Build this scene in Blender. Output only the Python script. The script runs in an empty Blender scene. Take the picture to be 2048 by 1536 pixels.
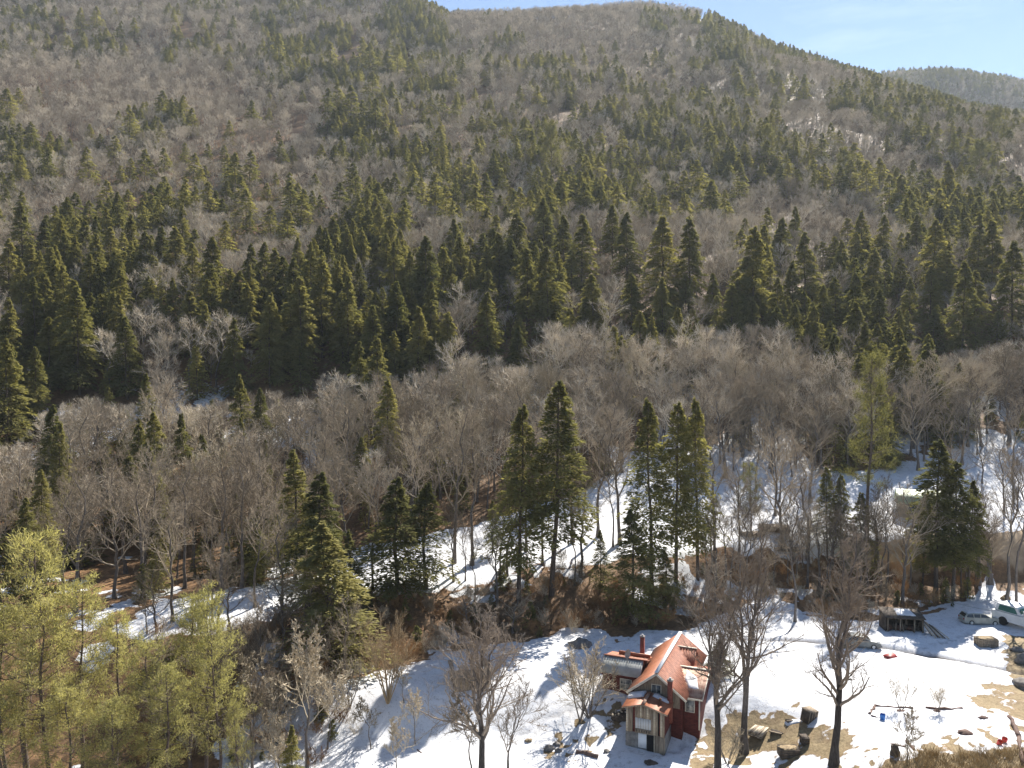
import bpy, math, random, numpy as np
from mathutils import Vector, Matrix
SC = bpy.context.scene; COL = SC.collection
rng = np.random.default_rng(7); random.seed(7)
# ------------------------------------------------------------------ camera, sky, sun, exposure
CAMH = 35.0; PITCH = math.radians(2.1); F = 1600.0
cam = bpy.data.cameras.new('camera'); cam.lens = 28.125; cam.sensor_width = 36.0
cam.clip_start = 0.5; cam.clip_end = 20000
camo = bpy.data.objects.new('camera', cam); COL.objects.link(camo)
camo.location = (0, 0, CAMH); camo.rotation_euler = (math.radians(90)-PITCH, 0, 0)
SC.camera = camo
SUN_AZ = math.radians(30.0); SUN_EL = math.radians(43.0)      # azimuth from +Y towards +X
world = bpy.data.worlds.new('World'); SC.world = world; world.use_nodes = True
wn = world.node_tree; wn.nodes.clear()
sky = wn.nodes.new('ShaderNodeTexSky'); sky.sky_type = 'NISHITA'; sky.sun_disc = False
sky.sun_elevation = SUN_EL; sky.sun_rotation = SUN_AZ
sky.altitude = 600; sky.air_density = 1.0; sky.dust_density = 0.0; sky.ozone_density = 4.5
bg = wn.nodes.new('ShaderNodeBackground'); bg.inputs['Strength'].default_value = 0.060
wo = wn.nodes.new('ShaderNodeOutputWorld')
tc = wn.nodes.new('ShaderNodeTexCoord'); mp = wn.nodes.new('ShaderNodeMapping')
mp.inputs['Scale'].default_value = (2.2, 2.2, 11.0); mp.inputs['Rotation'].default_value = (0, 0, 0.5)
cn = wn.nodes.new('ShaderNodeTexNoise'); cn.inputs['Scale'].default_value = 1.6; cn.inputs['Detail'].default_value = 8
cr = wn.nodes.new('ShaderNodeValToRGB'); cr.color_ramp.elements[0].position = 0.64; cr.color_ramp.elements[1].position = 0.9
cr.color_ramp.elements[1].color = (0.55, 0.55, 0.55, 1)
cm = wn.nodes.new('ShaderNodeMixRGB'); cm.inputs['Color2'].default_value = (6.5, 7.6, 9.0, 1)
wn.links.new(tc.outputs['Generated'], mp.inputs['Vector']); wn.links.new(mp.outputs['Vector'], cn.inputs['Vector'])
wn.links.new(cn.outputs['Fac'], cr.inputs['Fac']); wn.links.new(cr.outputs['Color'], cm.inputs['Fac'])
wn.links.new(sky.outputs['Color'], cm.inputs['Color1']); wn.links.new(cm.outputs['Color'], bg.inputs['Color'])
wn.links.new(bg.outputs['Background'], wo.inputs['Surface'])
sun = bpy.data.lights.new('sun', 'SUN'); sun.energy = 5.0; sun.angle = math.radians(0.53); sun.color = (1.0, 0.945, 0.86)
suno = bpy.data.objects.new('sun', sun); COL.objects.link(suno)
sd = Vector((math.sin(SUN_AZ)*math.cos(SUN_EL), math.cos(SUN_AZ)*math.cos(SUN_EL), math.sin(SUN_EL)))
suno.rotation_euler = sd.to_track_quat('Z', 'Y').to_euler(); suno.location = (60, 120, 150)
vs = SC.view_settings; vs.view_transform = 'Standard'; vs.look = 'None'; vs.gamma = 1; vs.exposure = 1.25
vs.use_curve_mapping = False
SC.render.engine = 'CYCLES'
SC.cycles.max_bounces = 6; SC.cycles.diffuse_bounces = 3; SC.cycles.glossy_bounces = 2
SC.cycles.transmission_bounces = 4; SC.cycles.transparent_max_bounces = 8; SC.cycles.volume_bounces = 0
# ------------------------------------------------------------------ helpers: noise, tagging, meshes
def sm(x, a, b):
    t = np.clip((x-a)/(b-a), 0, 1); return t*t*(3-2*t)
_tab = rng.random((256, 256))
def vnoise(x, y):
    x = np.asarray(x, float); y = np.asarray(y, float)
    xi = np.floor(x).astype(int); yi = np.floor(y).astype(int); fx = x-xi; fy = y-yi
    fx = fx*fx*(3-2*fx); fy = fy*fy*(3-2*fy)
    a = _tab[xi & 255, yi & 255]; b = _tab[(xi+1) & 255, yi & 255]; c = _tab[xi & 255, (yi+1) & 255]; d = _tab[(xi+1) & 255, (yi+1) & 255]
    return (a*(1-fx)+b*fx)*(1-fy)+(c*(1-fx)+d*fx)*fy
def fbm(x, y, o=4):
    s = 0; a = 0.5; t = 0
    for i in range(o):
        s = s+a*vnoise(x*2**i+17.3*i, y*2**i+9.1*i); t += a; a *= 0.5
    return s/t
def tag(o, label=None, cat=None, group=None, kind=None):
    if label: o['label'] = label
    if cat: o['category'] = cat
    if group: o['group'] = group
    if kind: o['kind'] = kind
    return o
def empty(name, loc, rz=0, **k):
    o = bpy.data.objects.new(name, None); COL.objects.link(o); o.location = loc; o.rotation_euler = (0, 0, rz)
    o.empty_display_size = 0.3
    return tag(o, **k)
def mesh(name, V, Fc, mats, mi=None, smooth=False, attrs=None):
    """V (n,3); Fc list of arrays of faces (each (k,3) or (k,4))"""
    me = bpy.data.meshes.new(name)
    V = np.asarray(V, np.float32); Fc = [np.asarray(f, np.int32) for f in Fc if len(f)]
    me.vertices.add(len(V)); me.vertices.foreach_set('co', V.ravel())
    loops = np.concatenate([f.ravel() for f in Fc]); tot = np.concatenate([np.full(len(f), f.shape[1], np.int32) for f in Fc])
    st = np.concatenate([[0], np.cumsum(tot)[:-1]]).astype(np.int32)
    me.loops.add(len(loops)); me.loops.foreach_set('vertex_index', loops)
    me.polygons.add(len(tot)); me.polygons.foreach_set('loop_start', st)
    for m in (mats if isinstance(mats, (list, tuple)) else [mats]): me.materials.append(m)
    if mi is not None: me.polygons.foreach_set('material_index', np.asarray(mi, np.int32))
    if smooth: me.polygons.foreach_set('use_smooth', np.ones(len(tot), bool))
    for k, a in (attrs or {}).items():
        at = me.attributes.new(k, 'FLOAT', 'POINT'); at.data.foreach_set('value', np.asarray(a, np.float32))
    me.update(calc_edges=True); me.validate()
    return me
def link(name, me, parent=None, loc=None, rz=None):
    o = bpy.data.objects.new(name, me); COL.objects.link(o)
    if parent is not None: o.parent = parent
    if loc is not None: o.location = loc
    if rz is not None: o.rotation_euler = (0, 0, rz)
    return o
def dup(root, loc, rz=0, sc=None, **k):
    r = root.copy(); COL.objects.link(r); r.location = loc; r.rotation_euler = (0, 0, rz)
    if sc: r.scale = sc
    for ch in root.children:
        c = ch.copy(); COL.objects.link(c); c.parent = r
    return tag(r, **k)
# ------------------------------------------------------------------ materials
def mat(name):
    m = bpy.data.materials.new(name); m.use_nodes = True; n = m.node_tree; n.nodes.clear()
    return m, n, n.nodes.new('ShaderNodeOutputMaterial')
def noise_col(n, c1, c2, scale, detail=6, coord='Object', lo=0.3, hi=0.7, sc3=None, rough=0.6):
    t = n.nodes.new('ShaderNodeTexCoord'); q = n.nodes.new('ShaderNodeTexNoise')
    q.inputs['Scale'].default_value = scale; q.inputs['Detail'].default_value = detail; q.inputs['Roughness'].default_value = rough
    if sc3:
        m = n.nodes.new('ShaderNodeMapping'); m.inputs['Scale'].default_value = sc3
        n.links.new(t.outputs[coord], m.inputs['Vector']); n.links.new(m.outputs['Vector'], q.inputs['Vector'])
    else: n.links.new(t.outputs[coord], q.inputs['Vector'])
    r = n.nodes.new('ShaderNodeValToRGB'); r.color_ramp.elements[0].position = lo; r.color_ramp.elements[1].position = hi
    r.color_ramp.elements[0].color = (*c1, 1); r.color_ramp.elements[1].color = (*c2, 1)
    n.links.new(q.outputs['Fac'], r.inputs['Fac'])
    return r.outputs['Color'], q.outputs['Fac']
def surf(name, c1, c2, scale=3, rough=0.85, bump=0.0, metal=0.0, detail=6, lo=0.3, hi=0.7, sc3=None, spec=0.3):
    m, n, o = mat(name); p = n.nodes.new('ShaderNodeBsdfPrincipled')
    col, fac = noise_col(n, c1, c2, scale, detail, lo=lo, hi=hi, sc3=sc3)
    n.links.new(col, p.inputs['Base Color']); p.inputs['Roughness'].default_value = rough; p.inputs['Metallic'].default_value = metal
    p.inputs['Specular IOR Level'].default_value = spec
    if bump:
        b = n.nodes.new('ShaderNodeBump'); b.inputs['Strength'].default_value = bump; b.inputs['Distance'].default_value = 0.05
        n.links.new(fac, b.inputs['Height']); n.links.new(b.outputs['Normal'], p.inputs['Normal'])
    n.links.new(p.outputs['BSDF'], o.inputs['Surface']); return m
def twig_mat(name, c1, c2):
    m, n, o = mat(name); d = n.nodes.new('ShaderNodeBsdfDiffuse')
    oi = n.nodes.new('ShaderNodeObjectInfo'); r = n.nodes.new('ShaderNodeValToRGB')
    r.color_ramp.elements[0].color = (*c1, 1); r.color_ramp.elements[1].color = (*c2, 1)
    n.links.new(oi.outputs['Random'], r.inputs['Fac']); n.links.new(r.outputs['Color'], d.inputs['Color'])
    n.links.new(d.outputs['BSDF'], o.inputs['Surface']); return m
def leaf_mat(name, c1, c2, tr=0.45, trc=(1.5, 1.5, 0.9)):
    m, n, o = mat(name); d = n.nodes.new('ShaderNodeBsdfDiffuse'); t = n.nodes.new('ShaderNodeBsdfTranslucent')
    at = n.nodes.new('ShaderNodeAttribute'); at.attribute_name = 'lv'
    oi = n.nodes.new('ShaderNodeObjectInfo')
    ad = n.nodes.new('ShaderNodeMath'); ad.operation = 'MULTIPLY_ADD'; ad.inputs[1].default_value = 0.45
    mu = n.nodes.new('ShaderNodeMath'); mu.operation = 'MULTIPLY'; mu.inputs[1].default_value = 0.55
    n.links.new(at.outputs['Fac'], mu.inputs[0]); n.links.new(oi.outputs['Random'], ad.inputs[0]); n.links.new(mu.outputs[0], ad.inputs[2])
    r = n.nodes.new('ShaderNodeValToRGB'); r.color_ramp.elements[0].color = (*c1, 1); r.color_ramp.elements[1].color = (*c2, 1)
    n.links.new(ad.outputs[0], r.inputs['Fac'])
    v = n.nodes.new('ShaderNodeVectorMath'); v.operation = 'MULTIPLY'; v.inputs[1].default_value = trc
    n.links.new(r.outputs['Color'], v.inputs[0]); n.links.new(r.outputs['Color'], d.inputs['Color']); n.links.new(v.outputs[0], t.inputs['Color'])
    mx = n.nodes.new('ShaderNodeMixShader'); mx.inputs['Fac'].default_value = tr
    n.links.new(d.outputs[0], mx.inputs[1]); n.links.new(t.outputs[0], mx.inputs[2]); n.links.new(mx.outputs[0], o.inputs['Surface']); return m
M_BARK = surf('hemlock_bark', (0.055, 0.04, 0.03), (0.16, 0.125, 0.10), 5, sc3=(3, 3, 0.7))
M_GBARK = surf('maple_bark', (0.07, 0.058, 0.05), (0.22, 0.19, 0.165), 4, bump=0.3, sc3=(3, 3, 0.6))
M_PBARK = surf('pine_bark', (0.07, 0.05, 0.04), (0.18, 0.14, 0.12), 4, sc3=(3, 3, 0.7))
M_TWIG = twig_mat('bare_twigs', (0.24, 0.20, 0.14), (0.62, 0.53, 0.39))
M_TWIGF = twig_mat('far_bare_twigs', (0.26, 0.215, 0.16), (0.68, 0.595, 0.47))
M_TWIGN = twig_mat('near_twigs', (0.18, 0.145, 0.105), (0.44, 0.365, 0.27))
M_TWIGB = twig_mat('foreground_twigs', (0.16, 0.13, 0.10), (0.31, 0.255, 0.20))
M_TANTWIG = twig_mat('tan_twigs', (0.33, 0.24, 0.14), (0.4, 0.3, 0.18))
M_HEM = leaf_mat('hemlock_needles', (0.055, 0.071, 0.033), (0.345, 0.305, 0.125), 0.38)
M_PINE = leaf_mat('white_pine_needles', (0.15, 0.15, 0.07), (0.50, 0.45, 0.23), 0.45)
M_PINE2 = leaf_mat('olive_pine_needles', (0.06, 0.072, 0.035), (0.25, 0.225, 0.10), 0.35)
# ------------------------------------------------------------------ terrain
PY = np.array([100, 114, 128, 145, 160, 185, 215, 283, 352, 420, 533, 675, 760, 900, 1000, 1300, 2600.])
PZ = np.array([5, 5.2, 8, 12, 16, 25.5, 43, 72, 103, 142, 204, 291, 348, 440, 500, 600, 700.])
CX = np.array([-1600, -700, -400, -250, -144, -72, 0, 72, 144, 216, 288, 360, 402, 432, 504, 576, 800, 1700.])
CZ = np.array([700, 640, 560, 480, 440, 402, 406, 410, 413, 404, 368, 346, 335, 328, 304, 291, 225, 150.])
DX = np.array([300, 500, 612, 697, 864, 1100, 1400, 1800.]); DZ = np.array([290, 425, 489, 494, 470, 416, 335, 240.])
FX = np.array([-300, -60, -45, -22, -7, 14, 34, 42, 67, 100, 300.]); FY = np.array([50, 62, 70, 82, 93, 101, 113, 116, 116.5, 119, 135.])
WX = np.array([-60, -26, -7, 14, 34, 67, 100.]); WY = np.array([24, 20, 18, 15, 8, 7, 7.])
def hgt(X, Y):
    X = np.asarray(X, float); Y = np.asarray(Y, float)
    yf = np.interp(X, FX, FY); w = np.interp(X, WX, WY)
    bank = 5*sm(Y, yf, yf+w)
    yard = -3.3*sm(-Y, -84.5, -75.5)*sm(-X, -34, -22)*sm(X, -70, -30) - 1.2*sm(-X, 5, 45)*sm(-Y, -84, -62)
    p = np.interp(Y, PY, PZ)
    p = (np.interp(Y-9, PY, PZ)+p+np.interp(Y+9, PY, PZ))/3
    hill = np.maximum(p-5, 0)*sm(Y, 106, 124)
    und = (fbm(X/70+5, Y/70, 3)-0.5)*14*sm(Y, 180, 420)*(1+sm(Y, 500, 800)*0.5)
    hz = hill+und
    q_ = np.minimum(np.maximum(Y, 200)/900, 1); crest = CAMH+(np.interp(X/q_, CX, CZ)-CAMH)*q_**1.10-5-np.maximum(0, Y-905)*0.35+(fbm(X/60, Y/60, 2)-0.5)*6
    k = 16.0; q = np.clip(0.5+0.5*(crest-hz)/k, 0, 1); hz = crest*(1-q)+hz*q-k*q*(1-q)
    r2 = np.interp(X, DX, DZ)*np.exp(-((Y-1350)/330.0)**2)*sm(Y, 930, 1060)
    hz = np.maximum(hz, r2-5)
    micro = (fbm(X/6, Y/6, 3)-0.5)*0.6 + (fbm(X/1.6+3, Y/1.6, 3)-0.5)*0.26
    return bank+yard+hz+micro*sm(Y, 30, 60)
cp, sp = math.cos(PITCH), math.sin(PITCH)
def project(X, Y, Z):
    Zr = Z-CAMH; dep = Y*cp-Zr*sp; dep = np.where(dep < 1, 1, dep)
    return 1024+F*X/dep, 768-F*(Zr*cp+Y*sp)/dep, dep
def ray(px, py):
    u = (px-1024)/F; v = (768-py)/F
    return np.array([u, cp+v*sp, v*cp-sp])
def G(px, py, zoff=0.0):
    d = ray(px, py); t = np.arange(40, 1800, 0.25)
    P = t[:, None]*d; z = P[:, 2]+CAMH; g = hgt(P[:, 0], P[:, 1])+zoff
    i = np.argmax(z < g)
    if i == 0: i = len(t)-1
    a, b = z[i-1]-g[i-1], g[i]-z[i]; tt = t[i-1]+(t[i]-t[i-1])*a/max(a+b, 1e-6); p = tt*d
    return float(p[0]), float(p[1]), float(hgt(p[0], p[1]))
def top_h(X, Y, Zb, py):          # height that brings the top of an upright thing at (X,Y) to row py
    v = (768-py)/F; return Y*(v*cp-sp)/(cp+v*sp)+CAMH-Zb
def inpoly(X, Y, poly):
    c = np.zeros(X.shape, bool); n = len(poly)
    for i in range(n):
        x1, y1 = poly[i]; x2, y2 = poly[(i+1) % n]
        if y1 == y2: continue
        c ^= ((y1 > Y) != (y2 > Y)) & (X < (x2-x1)*(Y-y1)/(y2-y1)+x1)
    return c
def wpoly(pts): return [G(a, b)[:2] for a, b in pts]
gx = np.concatenate([-np.geomspace(1700, 86, 80), np.arange(-84, 108, 0.40), np.geomspace(109, 1800, 90)])
gy = np.concatenate([np.linspace(-160, 56, 14), np.arange(60, 150, 0.33), np.geomspace(150.6, 2600, 190)])
GX, GY = np.meshgrid(gx, gy); GZ = hgt(GX, GY)
# ground cover masks, outlined on the ground
wx = (fbm(GX/3.5, GY/3.5, 4)-0.5)*3.6; wy = (fbm(GX/3.5+40, GY/3.5, 4)-0.5)*3.6
WXp, WYp = GX+wx, GY+wy
snow_polys = [
 [(420,1700),(430,1480),(560,1400),(600,1380),(760,1345),(900,1305),(1020,1285),(1150,1262),(1215,1262),(1240,1290),(1280,1265),(1380,1262),(1440,1235),(1500,1200),(1560,1185),(1600,1215),(1650,1245),(1760,1240),(1800,1228),(1900,1225),(1950,1190),(1985,1180),(2030,1190),(2300,1250),(2300,1700)],
 [(230,1262),(300,1205),(500,1175),(700,1105),(850,1070),(1000,1035),(1150,990),(1240,930),(1400,900),(1475,860),(1480,800),(1560,800),(1570,880),(1640,930),(1700,950),(1780,930),(1900,900),(2000,860),(2300,840),(2300,1075),(2000,1085),(1960,1075),(1800,1080),(1770,1110),(1600,1120),(1450,1090),(1400,1110),(1250,1110),(1170,1135),(1080,1125),(1000,1160),(850,1180),(700,1195),(560,1230),(420,1265),(300,1290)],
 [(1760,1225),(1960,1205),(1960,1150),(1990,1160),(2010,1210)],
]
bare_polys = [   # dead grass showing through the snow
 [(1385,1700),(1395,1480),(1420,1420),(1480,1408),(1560,1412),(1610,1425),(1640,1450),(1690,1450),(1720,1480),(1735,1500),(1700,1512),(1660,1508),(1640,1512),(1560,1508),(1500,1500),(1450,1530)],
 [(1940,1395),(1975,1375),(2010,1350),(2070,1340),(2200,1420),(2200,1480),(2060,1450),(2010,1430),(1960,1410)],
 [(1780,1525),(1830,1505),(1900,1508),(2000,1500),(2080,1505),(2200,1560),(2200,1700),(1600,1700),(1700,1560)],
 [(1995,1290),(2020,1270),(2200,1310),(2200,1350),(2030,1345),(2010,1310)],
]
orange_poly = [[(1680,1100),(1800,1075),(1950,1070),(2060,1062),(2300,1060),(2300,1110),(2060,1128),(1900,1140),(1750,1150),(1690,1125)]]
snow = np.zeros(GX.shape); bare = np.zeros(GX.shape); orange = np.zeros(GX.shape)
near = (GY > 40) & (GY < 260) & (np.abs(GX) < 190)
def fill(A, polys, hw=1.0):
    for p in polys:
        q = wpoly(p); m = np.zeros(GX.shape)
        for dx, dy in ((0, 0), (.35, 0), (-.35, 0), (0, .35), (0, -.35)):
            m[near] += inpoly(WXp[near]+dx, WYp[near]+dy, q)/5.0
        np.maximum(A, m, out=A)
fill(snow, snow_polys); _w0 = (WXp, WYp); WXp, WYp = WXp+(fbm(GX/0.9, GY/0.9+5, 3)-.5)*2.4, WYp+(fbm(GX/0.9+8, GY/0.9, 3)-.5)*2.4; fill(bare, bare_polys); WXp, WYp = _w0
mott = np.zeros(GX.shape); fill(mott, [[(1470,1505),(1760,1505),(2060,1440),(2300,1420),(2300,1750),(1360,1750)], [(1210,1395),(1250,1430),(1240,1500),(1100,1530),(1090,1480)]]); bare = np.maximum(bare, mott*sm(fbm(GX/1.1+60, GY/1.1, 4), .50, .58)); fill(orange, orange_poly)
bare = np.clip(bare*(0.10+1.75*fbm(GX/1.1, GY/1.1, 4)), 0, 1)
forest = sm(GY, 125, 175)
patch = sm(fbm(GX/11+7, GY/11, 4), 0.50, 0.60)
snow = np.where(snow > 0.02, snow, 0)
snow = np.maximum(snow, np.where(near & (snow < .01), 0.85*sm(fbm(GX/4, GY/4, 4), 0.60, 0.66)*(GY < 116), 0))
snow = np.maximum(snow, patch*forest*(0.9-0.62*sm(GY, 168, 196)-0.12*sm(GY, 300, 400)-0.14*sm(GY, 450, 600)))
snow = snow*(1-0.97*bare)*(1-0.95*orange)
# the rutted track across the yard
tr = np.array([G(a, b)[:2] for a, b in [(1440,1278),(1530,1280),(1640,1285),(1740,1290),(1800,1301),(1880,1315),(1960,1330),(2040,1346),(2120,1362)]])
td = np.full(GX.shape, 99.0)
for a, b in zip(tr[:-1], tr[1:]):
    ab = b-a; t = np.clip(((GX-a[0])*ab[0]+(GY-a[1])*ab[1])/(ab@ab), 0, 1)
    td = np.minimum(td, np.hypot(GX-a[0]-t*ab[0], GY-a[1]-t*ab[1]))
GZ = GZ-0.32*np.exp(-(td/0.5)**2)*1.3+0.10*np.exp(-((td-1.1)/0.4)**2)
GZ = GZ+0.10*snow*(GY < 150)
track = np.exp(-(td/0.42)**2)*(0.4+fbm(GX/2, GY/2, 2)*0.9)
for pl in ([(1425,1452),(1450,1425),(1500,1385),(1580,1340),(1660,1312),(1700,1300)], [(1790,1268),(1780,1290),(1740,1296)], [(1950,1262),(1900,1285),(1830,1300)], [(1990,1255),(1985,1300),(2000,1335)], [(1300,1520),(1360,1500),(1410,1460)], [(1040,1470),(1120,1430),(1200,1410)]):
    pw = np.array([G(a, b)[:2] for a, b in pl]); pd = np.full(GX.shape, 99.0)
    for a, b in zip(pw[:-1], pw[1:]):
        ab = b-a; t = np.clip(((GX-a[0])*ab[0]+(GY-a[1])*ab[1])/(ab@ab), 0, 1); pd = np.minimum(pd, np.hypot(GX-a[0]-t*ab[0], GY-a[1]-t*ab[1]))
    dents = sm(vnoise(GX/0.42, GY/0.42), .45, .7)*np.exp(-(pd/0.45)**2); GZ = GZ-0.16*dents; track = np.maximum(track, 0.30*dents)
stomp = sm(fbm(GX/5+9, GY/5, 3), .55, .7)*sm(vnoise(GX/0.5+30, GY/0.5), .62, .8)*(GY < 104)*(GX > -2); GZ = GZ-0.10*stomp; track = np.maximum(track, .16*stomp)
ny, nx = GX.shape
idx = np.arange(nx*ny).reshape(ny, nx)
quads = np.stack([idx[:-1, :-1], idx[:-1, 1:], idx[1:, 1:], idx[1:, :-1]], -1).reshape(-1, 4)
mg, n, o = mat('snow_and_forest_floor'); p = n.nodes.new('ShaderNodeBsdfPrincipled'); p.inputs['Roughness'].default_value = 0.75
p.inputs['Specular IOR Level'].default_value = 0.2
def N(t, **k):
    q = n.nodes.new(t)
    for a, b in k.items(): setattr(q, a, b)
    return q
def attr(nm):
    a = N('ShaderNodeAttribute'); a.attribute_name = nm; return a.outputs['Fac']
def mixc(f, a, b):
    q = N('ShaderNodeMixRGB'); L = n.links.new
    (L(f, q.inputs['Fac']) if not isinstance(f, float) else setattr(q.inputs['Fac'], 'default_value', f))
    for s, c in (('Color1', a), ('Color2', b)):
        if isinstance(c, tuple): q.inputs[s].default_value = (*c, 1)
        else: L(c, q.inputs[s])
    return q.outputs['Color']
def mth(op, a, b, c=None, clamp=False):
    q = N('ShaderNodeMath', operation=op, use_clamp=clamp)
    for i, v in enumerate((a, b, c)):
        if v is None: continue
        if isinstance(v, (int, float)): q.inputs[i].default_value = v
        else: n.links.new(v, q.inputs[i])
    return q.outputs[0]
litter, lf = noise_col(n, (0.075, 0.047, 0.03), (0.31, 0.19, 0.098), 2.2, 10, lo=0.3, hi=0.68, rough=0.75)
litter2, _ = noise_col(n, (0.6, 0.6, 0.6), (1.25, 1.15, 1.0), 0.18, 4)
lm = N('ShaderNodeMixRGB', blend_type='MULTIPLY'); lm.inputs['Fac'].default_value = 1; n.links.new(litter, lm.inputs[1]); n.links.new(litter2, lm.inputs[2])
grass, gf = noise_col(n, (0.14, 0.10, 0.05), (0.38, 0.29, 0.16), 3.5, 10, lo=0.3, hi=0.7, rough=0.75)
dirt, _ = noise_col(n, (0.36, 0.25, 0.15), (0.52, 0.38, 0.24), 0.7, 6)
sn, sf = noise_col(n, (0.24, 0.225, 0.21), (0.71, 0.715, 0.73), 1.1, 12, lo=0.27, hi=0.47, rough=0.78)
nz = N('ShaderNodeTexNoise'); nz.inputs['Scale'].default_value = 1.6; nz.inputs['Detail'].default_value = 9; nz.inputs['Roughness'].default_value = 0.7
tcn = N('ShaderNodeTexCoord'); n.links.new(tcn.outputs['Object'], nz.inputs['Vector'])
c = mixc(mth('MULTIPLY', attr('bare'), 1.0), lm.outputs[0], grass)
c = mixc(attr('orange'), c, dirt)
sthr = mth('ADD', attr('snow'), mth('MULTIPLY', mth('MULTIPLY', mth('SUBTRACT', nz.outputs['Fac'], 0.5), 1.5), mth('MULTIPLY', attr('snow'), 2.5, clamp=True)))
sfac = mth('MULTIPLY', mth('SUBTRACT', sthr, 0.42), 6.0, clamp=True)
# specks of bark, needles and seed on the snow
spk = N('ShaderNodeTexNoise'); spk.inputs['Scale'].default_value = 5.5; spk.inputs['Detail'].default_value = 5; spk.inputs['Roughness'].default_value = 0.8
n.links.new(tcn.outputs['Object'], spk.inputs['Vector'])
spf = mth('MULTIPLY', mth('SUBTRACT', spk.outputs['Fac'], 0.585), 12.0, clamp=True)
sn2 = mixc(mth('MULTIPLY', spf, 0.9), sn, (0.16, 0.12, 0.09))
c = mixc(sfac, c, sn2)
c = mixc(mth('MULTIPLY', attr('track'), 1.3, clamp=True), c, (0.12, 0.10, 0.09))
n.links.new(c, p.inputs['Base Color'])
bp = N('ShaderNodeBump'); bp.inputs['Strength'].default_value = 0.5; bp.inputs['Distance'].default_value = 0.25
hsum = mth('ADD', mth('MULTIPLY', sf, 0.35), mth('MULTIPLY', mth('MULTIPLY', lf, 0.5), mth('SUBTRACT', 1.0, sfac)))
hsum = mth('ADD', hsum, mth('MULTIPLY', nz.outputs['Fac'], 0.5)); n.links.new(hsum, bp.inputs['Height']); n.links.new(bp.outputs['Normal'], p.inputs['Normal'])
n.links.new(p.outputs['BSDF'], o.inputs['Surface'])
gm = mesh('ground', np.stack([GX, GY, GZ], -1).reshape(-1, 3), [quads], mg, smooth=True,
          attrs={'snow': snow.ravel(), 'bare': bare.ravel(), 'orange': orange.ravel(), 'track': track.ravel()})
tag(link('ground', gm), kind='structure')
# ------------------------------------------------------------------ tree geometry
def unit(v): return v/np.maximum(np.linalg.norm(v, axis=-1, keepdims=True), 1e-9)
def tubes(P, R, s):
    """P (n,m,3), R (n,m) -> verts, quads"""
    n_, m_ = R.shape; T = np.gradient(P, axis=1); T = unit(T)
    ref = np.where(np.abs(T[:, :1, 2:3]) > 0.8, np.array([1., 0, 0]), np.array([0, 0, 1.]))
    A = unit(np.cross(T, np.broadcast_to(ref, T.shape))); B = np.cross(T, A)
    a = np.arange(s)*2*math.pi/s
    V = P[:, :, None, :]+R[:, :, None, None]*(np.cos(a)[:, None]*A[:, :, None, :]+np.sin(a)[:, None]*B[:, :, None, :])
    I = np.arange(n_*m_*s).reshape(n_, m_, s); J = np.roll(I, -1, 2)
    Q = np.stack([I[:, :-1], J[:, :-1], J[:, 1:], I[:, 1:]], -1).reshape(-1, 4)
    return V.reshape(-1, 3), Q
def blades(B0, D, W, r):
    """one triangle per twig: base B0 (n,3), reach D (n,3), width W (n,)"""
    S = unit(np.cross(D, r.normal(size=D.shape)))*W[:, None]*0.5
    V = np.stack([B0-S, B0+S, B0+D], 1).reshape(-1, 3)
    return V, np.arange(len(V)).reshape(-1, 3)
def grow(P, R, k, t0, t1, lens, ang, asd, up, m, wig, r, taper=0.25, rr=0.6):
    n_, mm, _ = P.shape; idx_ = np.repeat(np.arange(n_), k)
    t = (np.tile(np.arange(k), n_)+r.random(n_*k))/k*(t1-t0)+t0
    f = t*(mm-1); i = np.minimum(f.astype(int), mm-2); fr = (f-i)[:, None]
    B0 = P[idx_, i]*(1-fr)+P[idx_, i+1]*fr; T = unit(P[idx_, i+1]-P[idx_, i])
    rad = (R[idx_, i]*(1-fr[:, 0])+R[idx_, i+1]*fr[:, 0])*rr
    az = r.random(n_*k)*2*math.pi
    ref = np.where(np.abs(T[:, 2:3]) > 0.8, np.array([1., 0, 0]), np.array([0, 0, 1.])); A = unit(np.cross(T, ref)); Bv = np.cross(T, A)
    if n_ == 1: az = np.arange(k)*2.4+r.random(k)*0.8
    pr = np.cos(az)[:, None]*A+np.sin(az)[:, None]*Bv
    an = np.radians(ang+asd*r.normal(size=n_*k))[:, None]; D = unit(np.cos(an)*T+np.sin(an)*pr)
    L = lens(t, idx_)*(0.7+0.6*r.random(n_*k))
    Q = [B0]; st = (L/(m-1))[:, None]
    for j in range(m-1):
        D = unit(D+np.array([0, 0, up])+wig*r.normal(size=D.shape)); Q.append(Q[-1]+D*st)
    Q = np.stack(Q, 1); RR = rad[:, None]*np.linspace(1, taper, m)[None]
    return Q, RR, L
def cat(parts):
    V, Fs, off = [], [], 0
    for v, f in parts: V.append(v); Fs.append(f+off); off += len(v)
    return np.concatenate(V), Fs
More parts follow.
